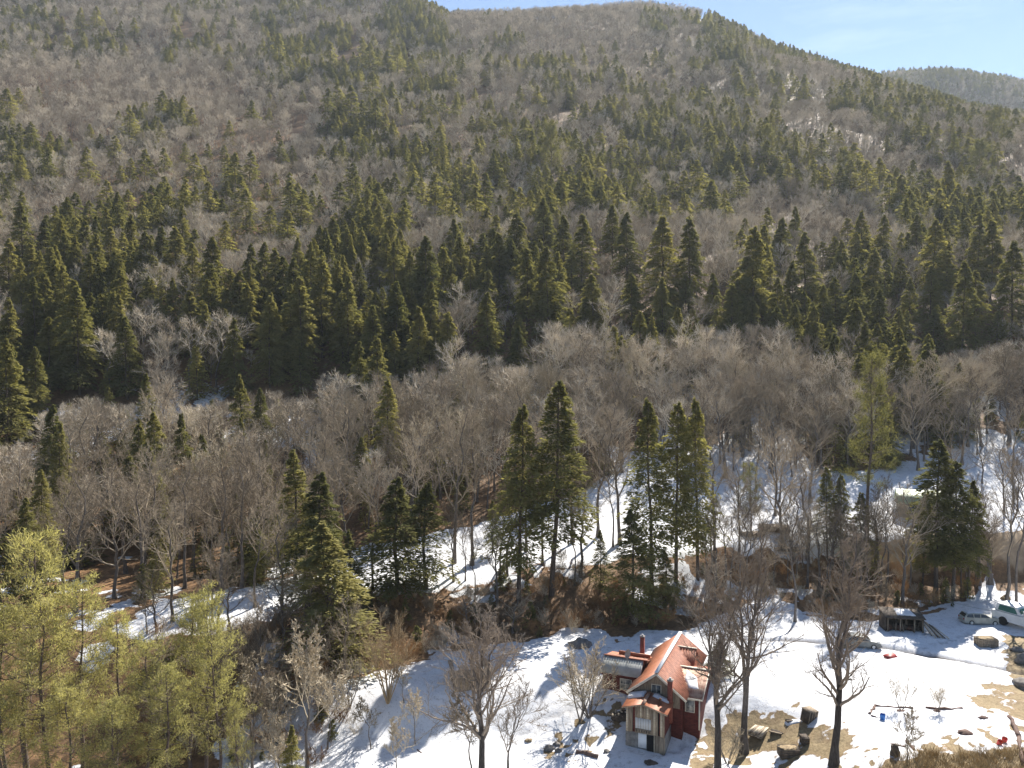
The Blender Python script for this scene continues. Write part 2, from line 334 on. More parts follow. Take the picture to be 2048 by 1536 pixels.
def hardwood(seed, H, lod, spread=0.42, cb=0.35, fork=None, thick=1.0, mt=None, mb=None, lean=0.0, k1=None):
    """returns (trunk mesh, crown mesh) for lod 0/1, one mesh for lod 2"""
    r = np.random.default_rng(seed); m = 12
    z = np.linspace(0, H*0.9, m); w = np.cumsum(r.normal(size=(m, 2))*(0.009 if k1 else 0.018)*H, 0); w -= w[0]; w[:, 0] += lean*z
    P = np.stack([w[:, 0]*z/(H*.5), w[:, 1]*z/(H*.5), z], -1)[None]
    R = (0.0125*H*thick*(1-z/(H*0.9)*0.85)+0.012*H*thick*np.exp(-z/0.5)*0.6)[None]
    if fork:
        zf, angs, az0 = fork; Ps, Rs = [], []
        for j, (a_, z_) in enumerate(zip(angs, az0)):
            e = np.maximum(0, z/H-zf-0.02*j)*H; q = P[0].copy(); sc_ = 1-0.12*j
            q[:, 2] = np.minimum(z, zf*H)+np.maximum(0, z-zf*H)*sc_; off = math.tan(math.radians(a_))*e**0.93
            q[:, 0] += off*math.cos(z_)+0.12*r.normal(size=m)*(e > 0); q[:, 1] += off*math.sin(z_)+0.12*r.normal(size=m)*(e > 0)
            Ps.append(q); Rs.append(R[0]*np.where(e > 0, 0.72, 1.0))
        P = np.stack(Ps); R = np.stack(Rs)
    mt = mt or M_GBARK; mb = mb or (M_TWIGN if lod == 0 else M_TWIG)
    lf_ = lambda t, i: H*spread*(1.05-0.75*((t-cb)/(1-cb))**1.3)
    if lod == 2:
        P1, R1, L1 = grow(P, R, 11, cb, .97, lf_, 48, 10, 0.10, 4, 0.10, r)
        P2, R2, L2 = grow(P1, R1, 6, .2, 1, lambda t, i: L1[i]*0.5*(1.15-.6*t), 38, 14, 0.12, 3, 0.10, r)
        B0 = np.repeat(P2[:, 1:], 4, 1).reshape(-1, 3)+r.normal(size=(len(P2)*8, 3))*0.2
        dd = np.repeat(unit(P2[:, 2]-P2[:, 0]), 8, 0); D = unit(dd+0.55*r.normal(size=dd.shape)+np.array([0, 0, .35]))*(H*0.075*(.6+.8*r.random(len(dd))))[:, None]
        a = tubes(P, R*1.1, 3); b = tubes(P1[:, ::1], R1*1.1+0.01, 3); c_ = blades(B0, D, np.full(len(D), 0.085), r)
        sg = blades(P2[:, 0], P2[:, 2]-P2[:, 0], np.full(len(P2), 0.14), r)
        V, Fs = cat([a, b, c_, sg]); mi = np.concatenate([np.zeros(len(a[1])), np.ones(len(b[1])), np.ones(len(c_[1])), np.ones(len(sg[1]))])
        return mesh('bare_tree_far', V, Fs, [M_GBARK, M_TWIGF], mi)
    n1, n2, n3, n4 = ((k1 or 16, 6 if k1 else 8, 8 if k1 else 6, 5 if k1 else 4) if lod == 0 else (13, 7, 6, 4))
    P1, R1, L1 = grow(P, R, n1, cb, .97, lf_, 45, 10, 0.11, 8, 0.14 if k1 else 0.10, r, rr=0.62)
    P2, R2, L2 = grow(P1, R1, n2, .2, 1, lambda t, i: L1[i]*0.46*(1.15-.55*t), 40, 13, 0.10, 5, 0.12, r)
    P3, R3, L3 = grow(P2, R2, n3, .15, 1, lambda t, i: L2[i]*0.45*(1.1-.5*t), 38, 14, 0.08, 4, 0.14, r)
    R2 = np.maximum(R2, 0.018); R3 = np.maximum(R3, 0.0085 if lod == 0 else 0.018)
    parts = [tubes(P1, R1, 5), tubes(P2, R2, 3)]
    if lod == 0: parts.append(tubes(P3, R3, 3))
    else:
        for j in range(3): parts.append(blades(P3[:, j], (P3[:, j+1]-P3[:, j])*1.25, np.full(len(P3), 0.06), r))
    P4, R4, L4 = grow(P3, R3, n4, .15, 1, lambda t, i: L3[i]*0.75, 35, 15, 0.06, 2, 0.15, r)
    parts.append(blades(P4[:, 0], P4[:, 1]-P4[:, 0], np.full(len(P4), 0.017 if lod == 0 else 0.045), r))
    V, Fs = cat(parts); tv, tq = tubes(P, R, 8)
    return mesh('bare_trunk', tv, [tq], mt, smooth=True), mesh('bare_crown', V, Fs, mb)
def multistem(seed, H, stems, lod, spread=0.3, mb=None, ang=16, thick=1.0):
    r = np.random.default_rng(seed); m = 8
    az = np.arange(stems)*2*math.pi/stems+r.random(stems); D = np.stack([np.cos(az)*math.tan(math.radians(ang)), np.sin(az)*math.tan(math.radians(ang)), np.ones(stems)], -1); D = unit(D+0.12*r.normal(size=D.shape))
    Hs = H*(0.7+0.3*r.random(stems)); Q = [np.zeros((stems, 3))+D*np.array([.1, .1, 0])*H*0.05]
    for j in range(m-1):
        D = unit(D+np.array([0, 0, 0.06])+0.06*r.normal(size=D.shape)); Q.append(Q[-1]+D*(Hs/(m-1))[:, None])
    P = np.stack(Q, 1); R = (0.008*Hs*thick)[:, None]*np.linspace(1.2, 0.2, m)
    P1, R1, L1 = grow(P, R, 8, .25, 1, lambda t, i: H*spread*(1.2-.9*t), 38, 10, 0.1, 5, 0.1, r)
    P2, R2, L2 = grow(P1, R1, 7, .15, 1, lambda t, i: L1[i]*0.45, 36, 12, 0.08, 4, 0.12, r)
    P3, R3, L3 = grow(P2, R2, 5, .15, 1, lambda t, i: L2[i]*0.5, 35, 15, 0.06, 2, 0.15, r)
    V, Fs = cat([tubes(P1, np.maximum(R1, .007), 3), tubes(P2, np.maximum(R2, .006), 3), blades(P3[:, 0], P3[:, 1]-P3[:, 0], np.full(len(P3), 0.02), r)])
    tv, tq = tubes(P, R, 6)
    return mesh('shrub_stems', tv, [tq], M_GBARK if mb is None else mb, smooth=True), mesh('shrub_twigs', V, Fs, mb or M_TWIG)
def conifer(seed, H, lod, Rf=0.2, cb=0.08, nbr=150, nlf=55, ll=0.42, lw=0.17, shape=0.8, single=False, dens=1.0):
    r = np.random.default_rng(seed); m = 8; z = np.linspace(0, H*0.985, m)
    w = np.cumsum(r.normal(size=(m, 2))*0.006*H, 0); w -= w[0]
    P = np.stack([w[:, 0], w[:, 1], z], -1)[None]; R = (0.0105*H*(1-z/H*0.95)+0.02)[None]
    tv, tq = tubes(P, R, 4 if lod == 2 else 7)
    t = cb+(1-cb)*((np.arange(nbr)+r.random(nbr))/nbr)**0.92; tt = (t-cb)/(1-cb)
    az = r.random(nbr)*2*math.pi
    lobe = 0.75+0.42*vnoise(az*1.6+seed*3, t*9+seed)+0.3*(r.random(nbr)-.5)
    L = np.maximum(Rf*H*((1-tt)**shape)*np.minimum(1, tt*5+0.45)*lobe, 0.025*H*(1-tt*.6))
    el = np.radians(25*tt-12+8*r.normal(size=nbr)); droop = 0.28+0.2*r.random(nbr)
    sx = np.interp(t*H, z, P[0, :, 0]); sy = np.interp(t*H, z, P[0, :, 1])
    k = nlf; bi = np.repeat(np.arange(nbr), k); s = r.random(nbr*k)**0.75*0.9+0.1
    if dens != 1.0: pass
    dx, dy = np.cos(az)[bi], np.sin(az)[bi]; Lb = L[bi]
    lat = (r.random(nbr*k)*2-1)*Lb*0.32*np.sqrt(1.05-s)
    rr_ = s*Lb*np.cos(el)[bi]; zz = t[bi]*H+s*Lb*np.sin(el)[bi]-droop[bi]*(s**2)*Lb*0.9+r.normal(size=nbr*k)*(0.05+0.012*H*0.3)
    C0 = np.stack([sx[bi]+dx*rr_-dy*lat, sy[bi]+dy*rr_+dx*lat, zz], -1)
    sg = np.sign(lat)*(0.3+0.7*r.random(nbr*k)); D = np.stack([dx-dy*sg, dy+dx*sg, -0.15-0.5*r.random(nbr*k)+0.5*tt[bi]], -1)
    D = unit(D+0.25*r.normal(size=D.shape)); ln = ll*(0.6+0.8*r.random(nbr*k))*(1-0.45*tt[bi]); D = D*ln[:, None]
    Nn = unit(np.stack([0.5*r.normal(size=nbr*k)+dx*.35, 0.5*r.normal(size=nbr*k)+dy*.35, np.ones(nbr*k)*0.8], -1)); S = unit(np.cross(D, Nn))*(lw*(0.7+.6*r.random(nbr*k)))[:, None]*0.5
    if lod == 0:
        V = np.stack([C0-D*.1, C0+D*.45+S, C0+D, C0+D*.4-S], 1).reshape(-1, 3); Fq = np.arange(len(V)).reshape(-1, 4); rep = 4
    else:
        V = np.stack([C0-S, C0+S, C0+D], 1).reshape(-1, 3); Fq = np.arange(len(V)).reshape(-1, 3); rep = 3
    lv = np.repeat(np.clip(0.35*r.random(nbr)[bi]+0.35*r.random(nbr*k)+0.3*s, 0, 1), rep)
    if single or lod == 2:
        VV, Fs = cat([(tv, tq), (V, Fq)]); mi = np.concatenate([np.zeros(len(tq)), np.ones(len(Fq))])
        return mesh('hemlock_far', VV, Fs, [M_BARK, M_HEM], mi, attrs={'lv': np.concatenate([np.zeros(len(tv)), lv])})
    # branch wood, with a few dead limbs below the crown
    nb = min(nbr, 90); js = r.choice(nbr, nb, False); a0 = np.stack([sx[js], sy[js], t[js]*H], -1)
    sL = np.linspace(0, .85, 4); Pb = np.stack([a0+np.stack([np.cos(az[js])*q*L[js], np.sin(az[js])*q*L[js], q*L[js]*np.sin(el[js])-droop[js]*q*q*L[js]*.9], -1) for q in sL], 1)
    Rb = 0.028*np.linspace(1, .3, 4)[None]*np.ones((nb, 1))*(1-tt[js][:, None]*.6)
    bv, bq = tubes(Pb, Rb, 3); nd = 14; td_ = cb*(0.35+0.65*r.random(nd)); ad = r.random(nd)*6.28; ld = 0.05*H*(.4+.8*r.random(nd))
    A0 = np.stack([0*td_, 0*td_, td_*H], -1); A1 = A0+np.stack([np.cos(ad)*ld, np.sin(ad)*ld, -0.15*ld], -1)
    dv, dq = tubes(np.stack([A0, (A0+A1)/2, A1], 1), np.full((nd, 3), 0.02), 3)
    VV, Fs = cat([(tv, tq), (bv, bq), (dv, dq)])
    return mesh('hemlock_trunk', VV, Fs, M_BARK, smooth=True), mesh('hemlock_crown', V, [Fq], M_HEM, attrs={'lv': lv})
def pine(seed, H, lod, mp_=None, cb=0.3, Rf=0.22, nbr=70, shape=0.55):
    r = np.random.default_rng(seed); m = 9; z = np.linspace(0, H*0.97, m)
    w = np.cumsum(r.normal(size=(m, 2))*0.008*H, 0); w -= w[0]; P = np.stack([w[:, 0], w[:, 1], z], -1)[None]; R = (0.0105*H*(1-z/H*0.92)+0.015)[None]
    t = cb+(0.985-cb)*(np.arange(nbr)//4*4+r.random(nbr)*1.2)/nbr; tt = (t-cb)/(1-cb); az = np.arange(nbr)*1.7+r.random(nbr)
    L = Rf*H*((1-tt)**shape*0.95+0.1)*(0.55+0.65*r.random(nbr))*np.minimum(1, tt*3+.5); el = np.radians(5+35*tt+10*r.normal(size=nbr))
    q = np.linspace(0, 1, 6); up = 0.22; sx = np.interp(t*H, z, P[0, :, 0]); sy = np.interp(t*H, z, P[0, :, 1])
    Pb = np.stack([np.stack([sx+np.cos(az)*a*L, sy+np.sin(az)*a*L, t*H+np.sin(el)*a*L+up*a*a*L], -1) for a in q], 1); Pb[:, 1:] += r.normal(size=(nbr, 5, 3))*0.09
    Rb = (0.012*L+0.012)[:, None]*np.linspace(1, .25, 6)[None]
    P2, R2, L2 = grow(Pb, Rb, 8, .35, 1, lambda a, i: 0.34*L[i]*(1.15-.55*a)+0.15, 42, 10, 0.16, 3, 0.08, r)
    tips = np.concatenate([P2[:, 2], P2[:, 1], Pb[:, -1]]); dirs = np.concatenate([unit(P2[:, 2]-P2[:, 1]), unit(P2[:, 1]-P2[:, 0]), unit(Pb[:, -1]-Pb[:, -2])])
    kk = 8 if lod == 0 else 8; T = np.repeat(tips, kk, 0)+r.normal(size=(len(tips)*kk, 3))*(0.20 if lod == 0 else .25)
    D = unit(np.repeat(dirs, kk, 0)*0.8+0.75*r.normal(size=T.shape)+np.array([0, 0, 0.45]))*(0.30+0.2*r.random(len(T)))[:, None]*(1 if lod == 0 else 1.5)
    V, Fq = blades(T, D, np.full(len(T), 0.062 if lod == 0 else 0.15), r)
    lv = np.repeat(np.clip(np.repeat(r.random(len(tips)), kk)*.5+.5*r.random(len(T)), 0, 1), 3)
    VV, Fs = cat([tubes(P, R, 8), tubes(Pb, Rb, 4), tubes(P2, np.maximum(R2, .008), 3)])
    return mesh('pine_trunk', VV, Fs, M_PBARK, smooth=True), mesh('pine_crown', V, [Fq], mp_ or M_PINE, attrs={'lv': lv})
def tree_root(name, pair, H, label=None, cat_='tree', group=None):
    t = empty(name, (0, 0, -500)); t['H'] = H
    link('trunk', pair[0], t); link('crown', pair[1], t); return t
# libraries: (first use of each prototype moves it, later uses copy it)
class Lib:
    def __init__(s, name, protos): s.name = name; s.p = protos; s.used = [False]*len(protos)
    def place(s, i, X, Y, h, rz=None, wid=1.0, z=None, **k):
        H, pair = s.p[i]; sc = h/H; Z = (float(hgt(X, Y)) if z is None else z)-0.12
        rz = random.random()*6.28 if rz is None else rz
        root = empty(s.name, (X, Y, Z), rz, **k); root.scale = (sc*wid, sc*wid, sc)
        if isinstance(pair, tuple):
            link('trunk', pair[0], root); link('crown', pair[1], root)
        else:
            bpy.data.objects.remove(root); root = link(s.name, pair, None, (X, Y, Z), rz); root.scale = (sc*wid, sc*wid, sc); tag(root, **k)
        return root
HEM0 = Lib('hemlock_tree', [(20, conifer(11+i, 20, 0, Rf=(.20, .23, .18, .22)[i], cb=(.22, .12, .30, .06)[i], nbr=190, nlf=56, shape=(.75, .8, .65, .85)[i])) for i in range(4)])
HEM1 = Lib('hemlock_tree', [(18, conifer(31+i, 18, 1, Rf=(.25, .29, .22, .31, .27)[i], cb=(.12, .06, .2, .05, .1)[i], nbr=165, nlf=58, ll=0.55, lw=.26, shape=(.72, .8, .66, .85, .7)[i])) for i in range(5)])
HEMF = [conifer(51+i, 18, 2, Rf=(.33, .36, .28, .33)[i], cb=.08, nbr=110, nlf=20, ll=.85, lw=.45, shape=(.8, .85, .7, .75)[i]) for i in range(4)]
HW0 = Lib('bare_tree', [(20, hardwood(71+i, 20, 0, spread=(.34, .28, .38, .24)[i], cb=(.3, .35, .26, .42)[i], thick=(1.1, .9, 1.2, .7)[i])) for i in range(4)])
HW1 = Lib('bare_tree', [(16, hardwood(81+i, 16, 1, spread=(.42, .36, .46, .40, .33)[i], cb=(.3, .36, .28, .4, .4)[i])) for i in range(5)])
HWF = [hardwood(91+i, 16, 2, spread=(.36, .30, .40, .33, .28)[i], cb=(.34, .4, .3, .42, .45)[i]) for i in range(5)]
PIN0 = Lib('white_pine_tree', [(20, pine(101+i, 20, 0, cb=(.35, .42, .28)[i], Rf=(.17, .15, .19)[i], nbr=(48, 42, 48)[i])) for i in range(3)]+[(20, pine(119, 20, 0, M_PINE2, cb=.3, Rf=.15, nbr=52))])
PIN1 = Lib('white_pine_tree', [(22, pine(111+i, 22, 1, M_PINE2, cb=.2, Rf=.24, nbr=60)) for i in range(2)])
SHR = Lib('bare_shrub', [(4, multistem(121+i, 4, (5, 8, 6)[i], 0, ang=(16, 22, 12)[i])) for i in range(3)])
# ------------------------------------------------------------------ thin blue air over the valley
def haze():
    x0, x1, y0, y1, z0, z1 = -1850, 1950, -200, 2700, -12, 860
    V = [(x, y, z) for z in (z0, z1) for y in (y0, y1) for x in (x0, x1)]
    m, n_, o_ = mat('haze'); v = n_.nodes.new('ShaderNodeVolumePrincipled'); v.inputs['Density'].default_value = HAZE
    v.inputs['Color'].default_value = (0.80, 0.90, 1.0, 1); v.inputs['Anisotropy'].default_value = 0.3
    n_.links.new(v.outputs[0], o_.inputs['Volume'])
    me = mesh('haze', V, [[(0, 2, 3, 1), (4, 5, 7, 6), (0, 1, 5, 4), (2, 6, 7, 3), (0, 4, 6, 2), (1, 3, 7, 5)]], m)
    tag(link('haze', me), kind='stuff')
HAZE = 0.00009
haze()
#%%FOREST
# ------------------------------------------------------------------ the wooded mountainside
SECT = ['at the left edge', 'above the yellow pines', 'left of the middle', 'above the snow slope', 'in the middle', 'above the red house', 'above the parked sedan', 'above the wagon']
def band(X, Y):
    px = float(project(X, Y, hgt(X, Y))[0]); side = SECT[int(np.clip(px//256, 0, 7))]
    b = 'at the mountain foot' if Y < 190 else 'on the lowest slope' if Y < 225 else 'on the lower slope' if Y < 260 else 'above the lower slope' if Y < 340 else 'on the middle slope' if Y < 480 else 'high on the mountain'
    return b, side
def size_word(h, a, b): return 'short' if h < a else 'tall' if h > b else 'mid sized'
def solve_tip(px, py, hp, Hr=(12, 27)):
    """where on the slope a tree stands whose tip shows there and whose crown looks hp rows tall"""
    Ys = np.geomspace(120, 1400, 900); v = (768-py)/F; Zr = Ys*(v*cp-sp)/(cp+v*sp); dep = Ys*cp-Zr*sp; X = (px-1024)/F*dep
    Ht = Zr+CAMH-hgt(X, Ys); want = hp*1.3*dep/F
    ok = (Ht > Hr[0]) & (Ht < Hr[1])
    if not ok.any():
        i = int(np.argmin(np.abs(Ht-np.clip(Ht, *Hr))+ (Ys > 1250)*50)); return float(X[i]), float(Ys[i]), float(np.clip(Ht[i], 9, 26))
    i = int(np.argmin(np.where(ok, np.abs(Ht-np.clip(want, *Hr)), 1e9))); return float(X[i]), float(Ys[i]), float(Ht[i])
LT = [(75,15,70),(215,20,60),(325,30,110),(385,25,90),(135,85,40),(250,95,50),(535,70,80),(695,40,60),(480,90,80),(745,100,60),(715,105,60),(205,165,50),(680,200,60),(915,235,60),(865,40,60),(930,60,60),(1020,20,70),(1090,120,60),(1115,130,110),(1160,150,70),(1200,140,90),(1240,150,80),(1320,170,130),(1380,180,80),(1410,150,100),(1450,150,110),(1480,170,120),(1510,190,90),(1550,200,110),(1590,180,100),(1620,210,90),(1650,220,90),(1490,285,110),(1640,310,70),(1690,310,60),(1740,310,60),(1775,310,60),(1210,360,60),(1310,350,130),(1350,330,120),(1400,340,140),(1450,400,130),(1500,390,130),(1540,450,80),(1605,365,40),(1720,385,90),(1770,375,90),(1850,375,50),(1900,350,60),(1935,340,50),(1940,400,50),(1650,400,40),(25,355,130),(75,350,80),(650,360,100),(705,395,60),(515,420,140),(770,430,90),(1005,400,90),(1075,430,60),(915,480,80),(585,480,50),(405,535,70),(1110,520,60),(1195,500,40),(1690,445,60),(1280,490,50),(1430,500,100),(1885,460,80),(1920,470,70),(1955,450,80),(2000,450,70),(2025,470,100),(130,490,130),(200,525,100),(45,560,110),(190,590,140),(350,590,150),(85,620,120),(575,595,130),(655,590,120),(520,630,100),(740,570,100),(775,610,130),(830,570,70),(895,580,80),(1125,560,110),(1170,580,80),(940,610,150),(1000,600,150),(480,660,90),(1620,535,100),(1665,530,100),(1710,540,80),(1610,570,70),(1410,650,130),(1495,710,50),(1105,690,60),(220,820,160),(300,770,160),(435,790,150),(480,790,150),(570,800,150),(640,800,130),(730,830,200),(860,760,110),(905,720,80),(740,730,100),(1070,730,90),(1160,690,120),(1200,780,150),(1250,760,100),(1150,840,140),(1000,840,120),(1080,820,140),(1345,850,110),(1380,820,120),(1470,840,160),(1520,830,200),(1560,870,200),(1620,790,150),(1690,710,120),(1740,690,160),(1780,740,150),(1820,740,80),(1900,690,150),(1970,620,120),(1940,690,160),(2010,680,100),(90,820,250),(30,960,200),(75,1040,180),(150,1010,200),(860,960,260),(900,880,150),(1000,980,200),(1100,1000,220),(1180,1040,260),(1240,980,260),(1290,1010,230),(1370,1030,200),(1690,960,300),(1640,1010,180),(1840,940,180),(1880,950,160),(1945,990,180),(1590,1140,280),(1080,1180,220),(1160,1150,250),(1460,1250,150),(1370,1180,220),(300,1130,300),(30,1200,250),(1520,1080,70),(1950,1180,250),(1210,1330,70),(20,1370,330),(130,1400,260)]
RT = [(590,65,70),(700,30,60),(740,40,70),(780,60,90),(830,70,90),(880,90,60),(930,95,60),(1000,130,60),(1085,165,60),(1130,185,50),(1220,205,50),(280,170,50),(205,200,60),(355,175,50),(415,160,50),(375,220,60),(290,210,60),(740,235,50),(850,190,60),(900,185,60),(925,220,60),(575,220,60),(535,210,60),(640,260,60),(440,260,60),(480,320,60),(510,330,60),(320,280,60),(955,340,60),(1170,330,80),(1120,360,50),(1055,370,80),(1280,390,60),(1330,380,60),(570,425,70),(610,400,70),(715,440,60),(240,440,50),(430,440,60),(30,340,80),(100,340,90),(50,470,120),(350,500,100),(310,600,70),(365,580,80),(440,520,100),(465,500,70),(585,510,90),(535,590,90),(430,590,110),(470,600,90),(630,600,100),(885,570,110),(690,520,80),(660,540,80),(780,480,100),(840,480,90),(980,600,80),(1050,630,80),(1240,530,120),(1370,570,140),(1580,500,80),(1500,540,80),(1810,620,90),(1860,560,80),(1700,580,90),(1470,630,130),(910,665,150),(690,680,120),(740,640,140),(1420,640,150),(1350,640,140),(2025,700,130),(1940,570,90),(1745,650,180),(1590,760,160),(1540,670,100),(1640,680,120),(90,735,90),(160,700,100),(310,680,100),(370,700,90),(455,690,120),(540,715,120),(565,750,110),(640,720,100),(280,870,250),(130,800,200),(20,860,250),(210,870,200),(400,830,200),(460,860,250),(600,880,300),(710,880,320),(970,920,330),(1175,940,250),(1010,910,200),(1405,850,200),(1690,890,270),(1740,970,200),(1870,860,250),(1920,890,250),(2000,980,300),(1450,1000,200),(1550,1030,150),(240,1000,170),(480,1100,200),(600,1120,230),(1040,1170,150),(1140,1200,120),(1240,1150,200),(1380,1100,200),(1470,1170,250),(1590,1120,180),(1680,1070,200),(1810,1060,300),(1940,1240,150),(1690,1230,150),(820,1180,150),(860,1210,130),(150,1000,300),(60,1000,250),(1580,1240,160)]
GRID = ["2212446100379...","2323536211347900","1100575344335687","1020133344434565","3131164345454444","4211254565655454","3234324465545555","4234333565443655","5443344764422445","6555467776632466","6535567777754667","5526667477756767","5415776356657666","3312775324324555","4311663222212233","4221210021111222","3111101011111222","2121211110111111","2121221111111111","2121111111111111"]
def share(px, py):
    j = int(np.clip(px//128, 0, 15)); i = int(np.clip(py//50, 0, 19)); c_ = GRID[i][j]
    return 0.6 if c_ == '.' else int(c_)/10
H_LAB = ('dark green hemlock with pointed crown', 'hemlock')
taken = []          # conifer spots already used
far_hem, far_hw = [], []
cand = []
for off, L in ((0, LT), (1024, RT)):
    for (x, y, h) in L:
        px, py, hp = off+x/2, y/2, h/2
        X, Y, Ht = solve_tip(px, py, hp); cand.append((X, Y, Ht, hp)); taken.append((X, Y, 0.17*Ht))
for (px, tip, base) in [(540,598,775),(600,562,755),(645,520,715),(700,556,742),(752,590,742),(792,574,738),(842,498,655),(470,640,790),(602,690,790),(28,695,880),(70,560,720),(160,580,790),(255,640,800),(1035,640,720),(980,590,690),(1330,560,650),(1265,550,640),(1870,610,700),(1640,570,660),(1950,545,690),(395,690,800),(870,600,700),(20,630,760),(100,640,800)]:
    X, Y, Z_ = G(px, base); cand.append((X, Y, float(top_h(X, Y, Z_, tip)), base-tip+15.0)); taken.append((X, Y, 3.5))
# big pines up the slope
for (x, y, h) in [(160,490,200),(1640,418,90),(1468,420,100),(1755,430,90),(1920,440,110),(1990,515,80),(1020,500,120),(1330,590,160),(1880,560,170)]:
    X, Y, Ht = solve_tip(1024+x/2, y/2, h/2, (15, 32))
    b, sd_ = band(X, Y); PIN1.place(random.randrange(2), X, Y, Ht, wid=0.9, label='tall feathery white pine standing above the trees '+b+', %s of the photo' % sd_, category='pine' , group=None) if False else None
    root = PIN1.place(random.randrange(2), X, Y, Ht, wid=0.95); tag(root, 'feathery white pine above the canopy %s, %s' % (b, sd_), 'pine tree', 'white pines on the mountainside'); taken.append((X, Y, 4))
edge = wpoly([(-500,1330),(-150,1300),(300,1212),(500,1178),(700,1112),(850,1075),(1000,1035),(1150,995),(1240,968),(1400,950),(1475,940),(1480,925),(1560,925),(1575,935),(1640,955),(1700,962),(1780,945),(1900,935),(2000,905),(2300,830),(2700,830)])
ex = np.array([e[0] for e in edge]); ey = np.array([e[1] for e in edge]); o_ = np.argsort(ex); ex, ey = ex[o_], ey[o_]
TK = np.array(taken)
pts = []
Yc = 64.0
while Yc < 1650:
    sp_ = 4.6 if Yc < 200 else (5.2 if Yc < 420 else 5.1)
    hw_ = Yc*0.70+30 if Yc < 1050 else 1300
    n_ = int(2*hw_/sp_); xs = -hw_+(np.arange(n_)+.5+0.75*(rng.random(n_)-.5))*sp_; ys = Yc+0.75*(rng.random(n_)-.5)*sp_
    if Yc > 1010: k_ = (xs > 380); xs, ys = xs[k_], ys[k_]
    pts.append(np.stack([xs, ys], -1)); Yc += sp_*(1.0 if Yc < 1010 else 1.1)
pts = np.concatenate(pts)
pts = pts[pts[:, 1] > np.interp(pts[:, 0], ex, ey)+1.5*rng.random(len(pts))]
Z = hgt(pts[:, 0], pts[:, 1])
ppx, ppy, dep = project(pts[:, 0], pts[:, 1], Z+15)
ppx0, ppy0, _ = project(pts[:, 0], pts[:, 1], Z)
keep = (ppx > -90-8000/dep) & (ppx < 2160+26000/dep) & (ppy0 > -60-4000/dep) & ((pts[:, 1] < 1000) | (pts[:, 0] > 380))
pts, Z, ppx, ppy, dep = pts[keep], Z[keep], ppx[keep], ppy[keep], dep[keep]
clump = fbm(pts[:, 0]/26+3, pts[:, 1]/34, 3); rk = clump.argsort().argsort()/len(clump)
kk_ = np.where(pts[:, 1] > 330, 0.42, 0.62); clump2 = kk_*rk+(1-kk_)*rng.random(len(pts)); o3 = clump2.argsort().argsort()/len(clump2); clump2 = 0.5*clump2+0.5*o3
hem_l, hw_l = [], []
for i in range(len(pts)):
    X, Y = pts[i]
    sh = share(ppx[i], ppy[i]); isc = clump2[i] < sh*(0.56 if dep[i] < 330 else 0.64)
    if not isc and (clump[i] < 0.36 and rng.random() < 0.25 and pts[i][1] < 330): continue
    if (np.hypot(TK[:, 0]-X, (TK[:, 1]-Y)) < TK[:, 2]+(0.8 if not isc else 1.5)).any(): continue
    # keep sight lines to the picked-out conifers open: the nearer the neighbour in front, the lower it is
    if isc:
        h = (12+8*rng.random()) if Y < 330 else 10+7*rng.random(); (hem_l).append((X, Y, h, h/dep[i]))
    else:
        h = (8.5+8.5*rng.random()**0.7)*(1.12 if Y < 200 else 1.0 if Y < 280 else 0.82); hw_l.append((X, Y, h, h/dep[i]))
# ---- individuals: the nearest ones; the rest of each kind as one object
N_NEAR_HEM = 26
HWA = np.array(hw_l); _, tip_y, hd = project(HWA[:, 0], HWA[:, 1], hgt(HWA[:, 0], HWA[:, 1])+HWA[:, 2]); bx, base_y, _ = project(HWA[:, 0], HWA[:, 1], hgt(HWA[:, 0], HWA[:, 1]))
ppm = (base_y-tip_y)/HWA[:, 2]
for (X, Y, Ht, hp) in cand:
    cx_, cy_, cd_ = project(X, Y, hgt(X, Y)+Ht); wpx = 0.16*Ht*F/cd_+3.0*F/hd
    m = (HWA[:, 1] < Y) & (np.abs(bx-cx_) < wpx) & (tip_y < cy_+(0.95 if hp > 80 else 0.8)*hp) & (base_y > cy_)
    newh = (base_y-(cy_+(0.95 if hp > 80 else 0.8)*hp))/ppm; HWA[m, 2] = np.minimum(HWA[m, 2], newh[m]); tip_y = base_y-ppm*HWA[:, 2]
hw_l = [(a, b_, c_, c_/b_) for a, b_, c_, _ in HWA if c_ > 5.0]
cand.sort(key=lambda c_: -c_[2]/c_[1])
hem_l.sort(key=lambda c_: -c_[3])
allh = [(X, Y, h, h/Y, 1) for X, Y, h, _ in cand]+[(X, Y, h, q*0.999, 0) for X, Y, h, q in hem_l]
allh.sort(key=lambda c_: -c_[3])
for k_, (X, Y, h, q, _) in enumerate(allh):
    if k_ < 300-N_NEAR_HEM:
        b, sd_ = band(X, Y)
        if Y < 450:
            root = (HEM0 if Y < 150 else HEM1).place(random.randrange(4 if Y < 150 else 5), X, Y, h*1.03, wid=random.uniform(.95, 1.2))
        else:
            me = HEMF[random.randrange(4)]; root = link('hemlock_tree', me, None, (X, Y, float(hgt(X, Y))-.2), random.random()*6.28); root.scale = (h/18*1.15, h/18*1.15, h/18)
        w_ = size_word(h, 15, 19); tag(root, '%s pointed hemlock %s, %s' % (w_, b, sd_), 'hemlock', '%s hemlocks %s, %s' % (w_, b, sd_))
    else: far_hem.append((X, Y, h))
hw_l.sort(key=lambda c_: -c_[3])
N_NEAR_HW = 175
for (X, Y, h, q) in hw_l:
    if Y < 215 and rng.random() < (0.55 if X < 20 else 0.3): far_hem.append((X+rng.uniform(-2.5, 2.5), Y+rng.uniform(-2.5, 2.5), rng.uniform(4, 10)))
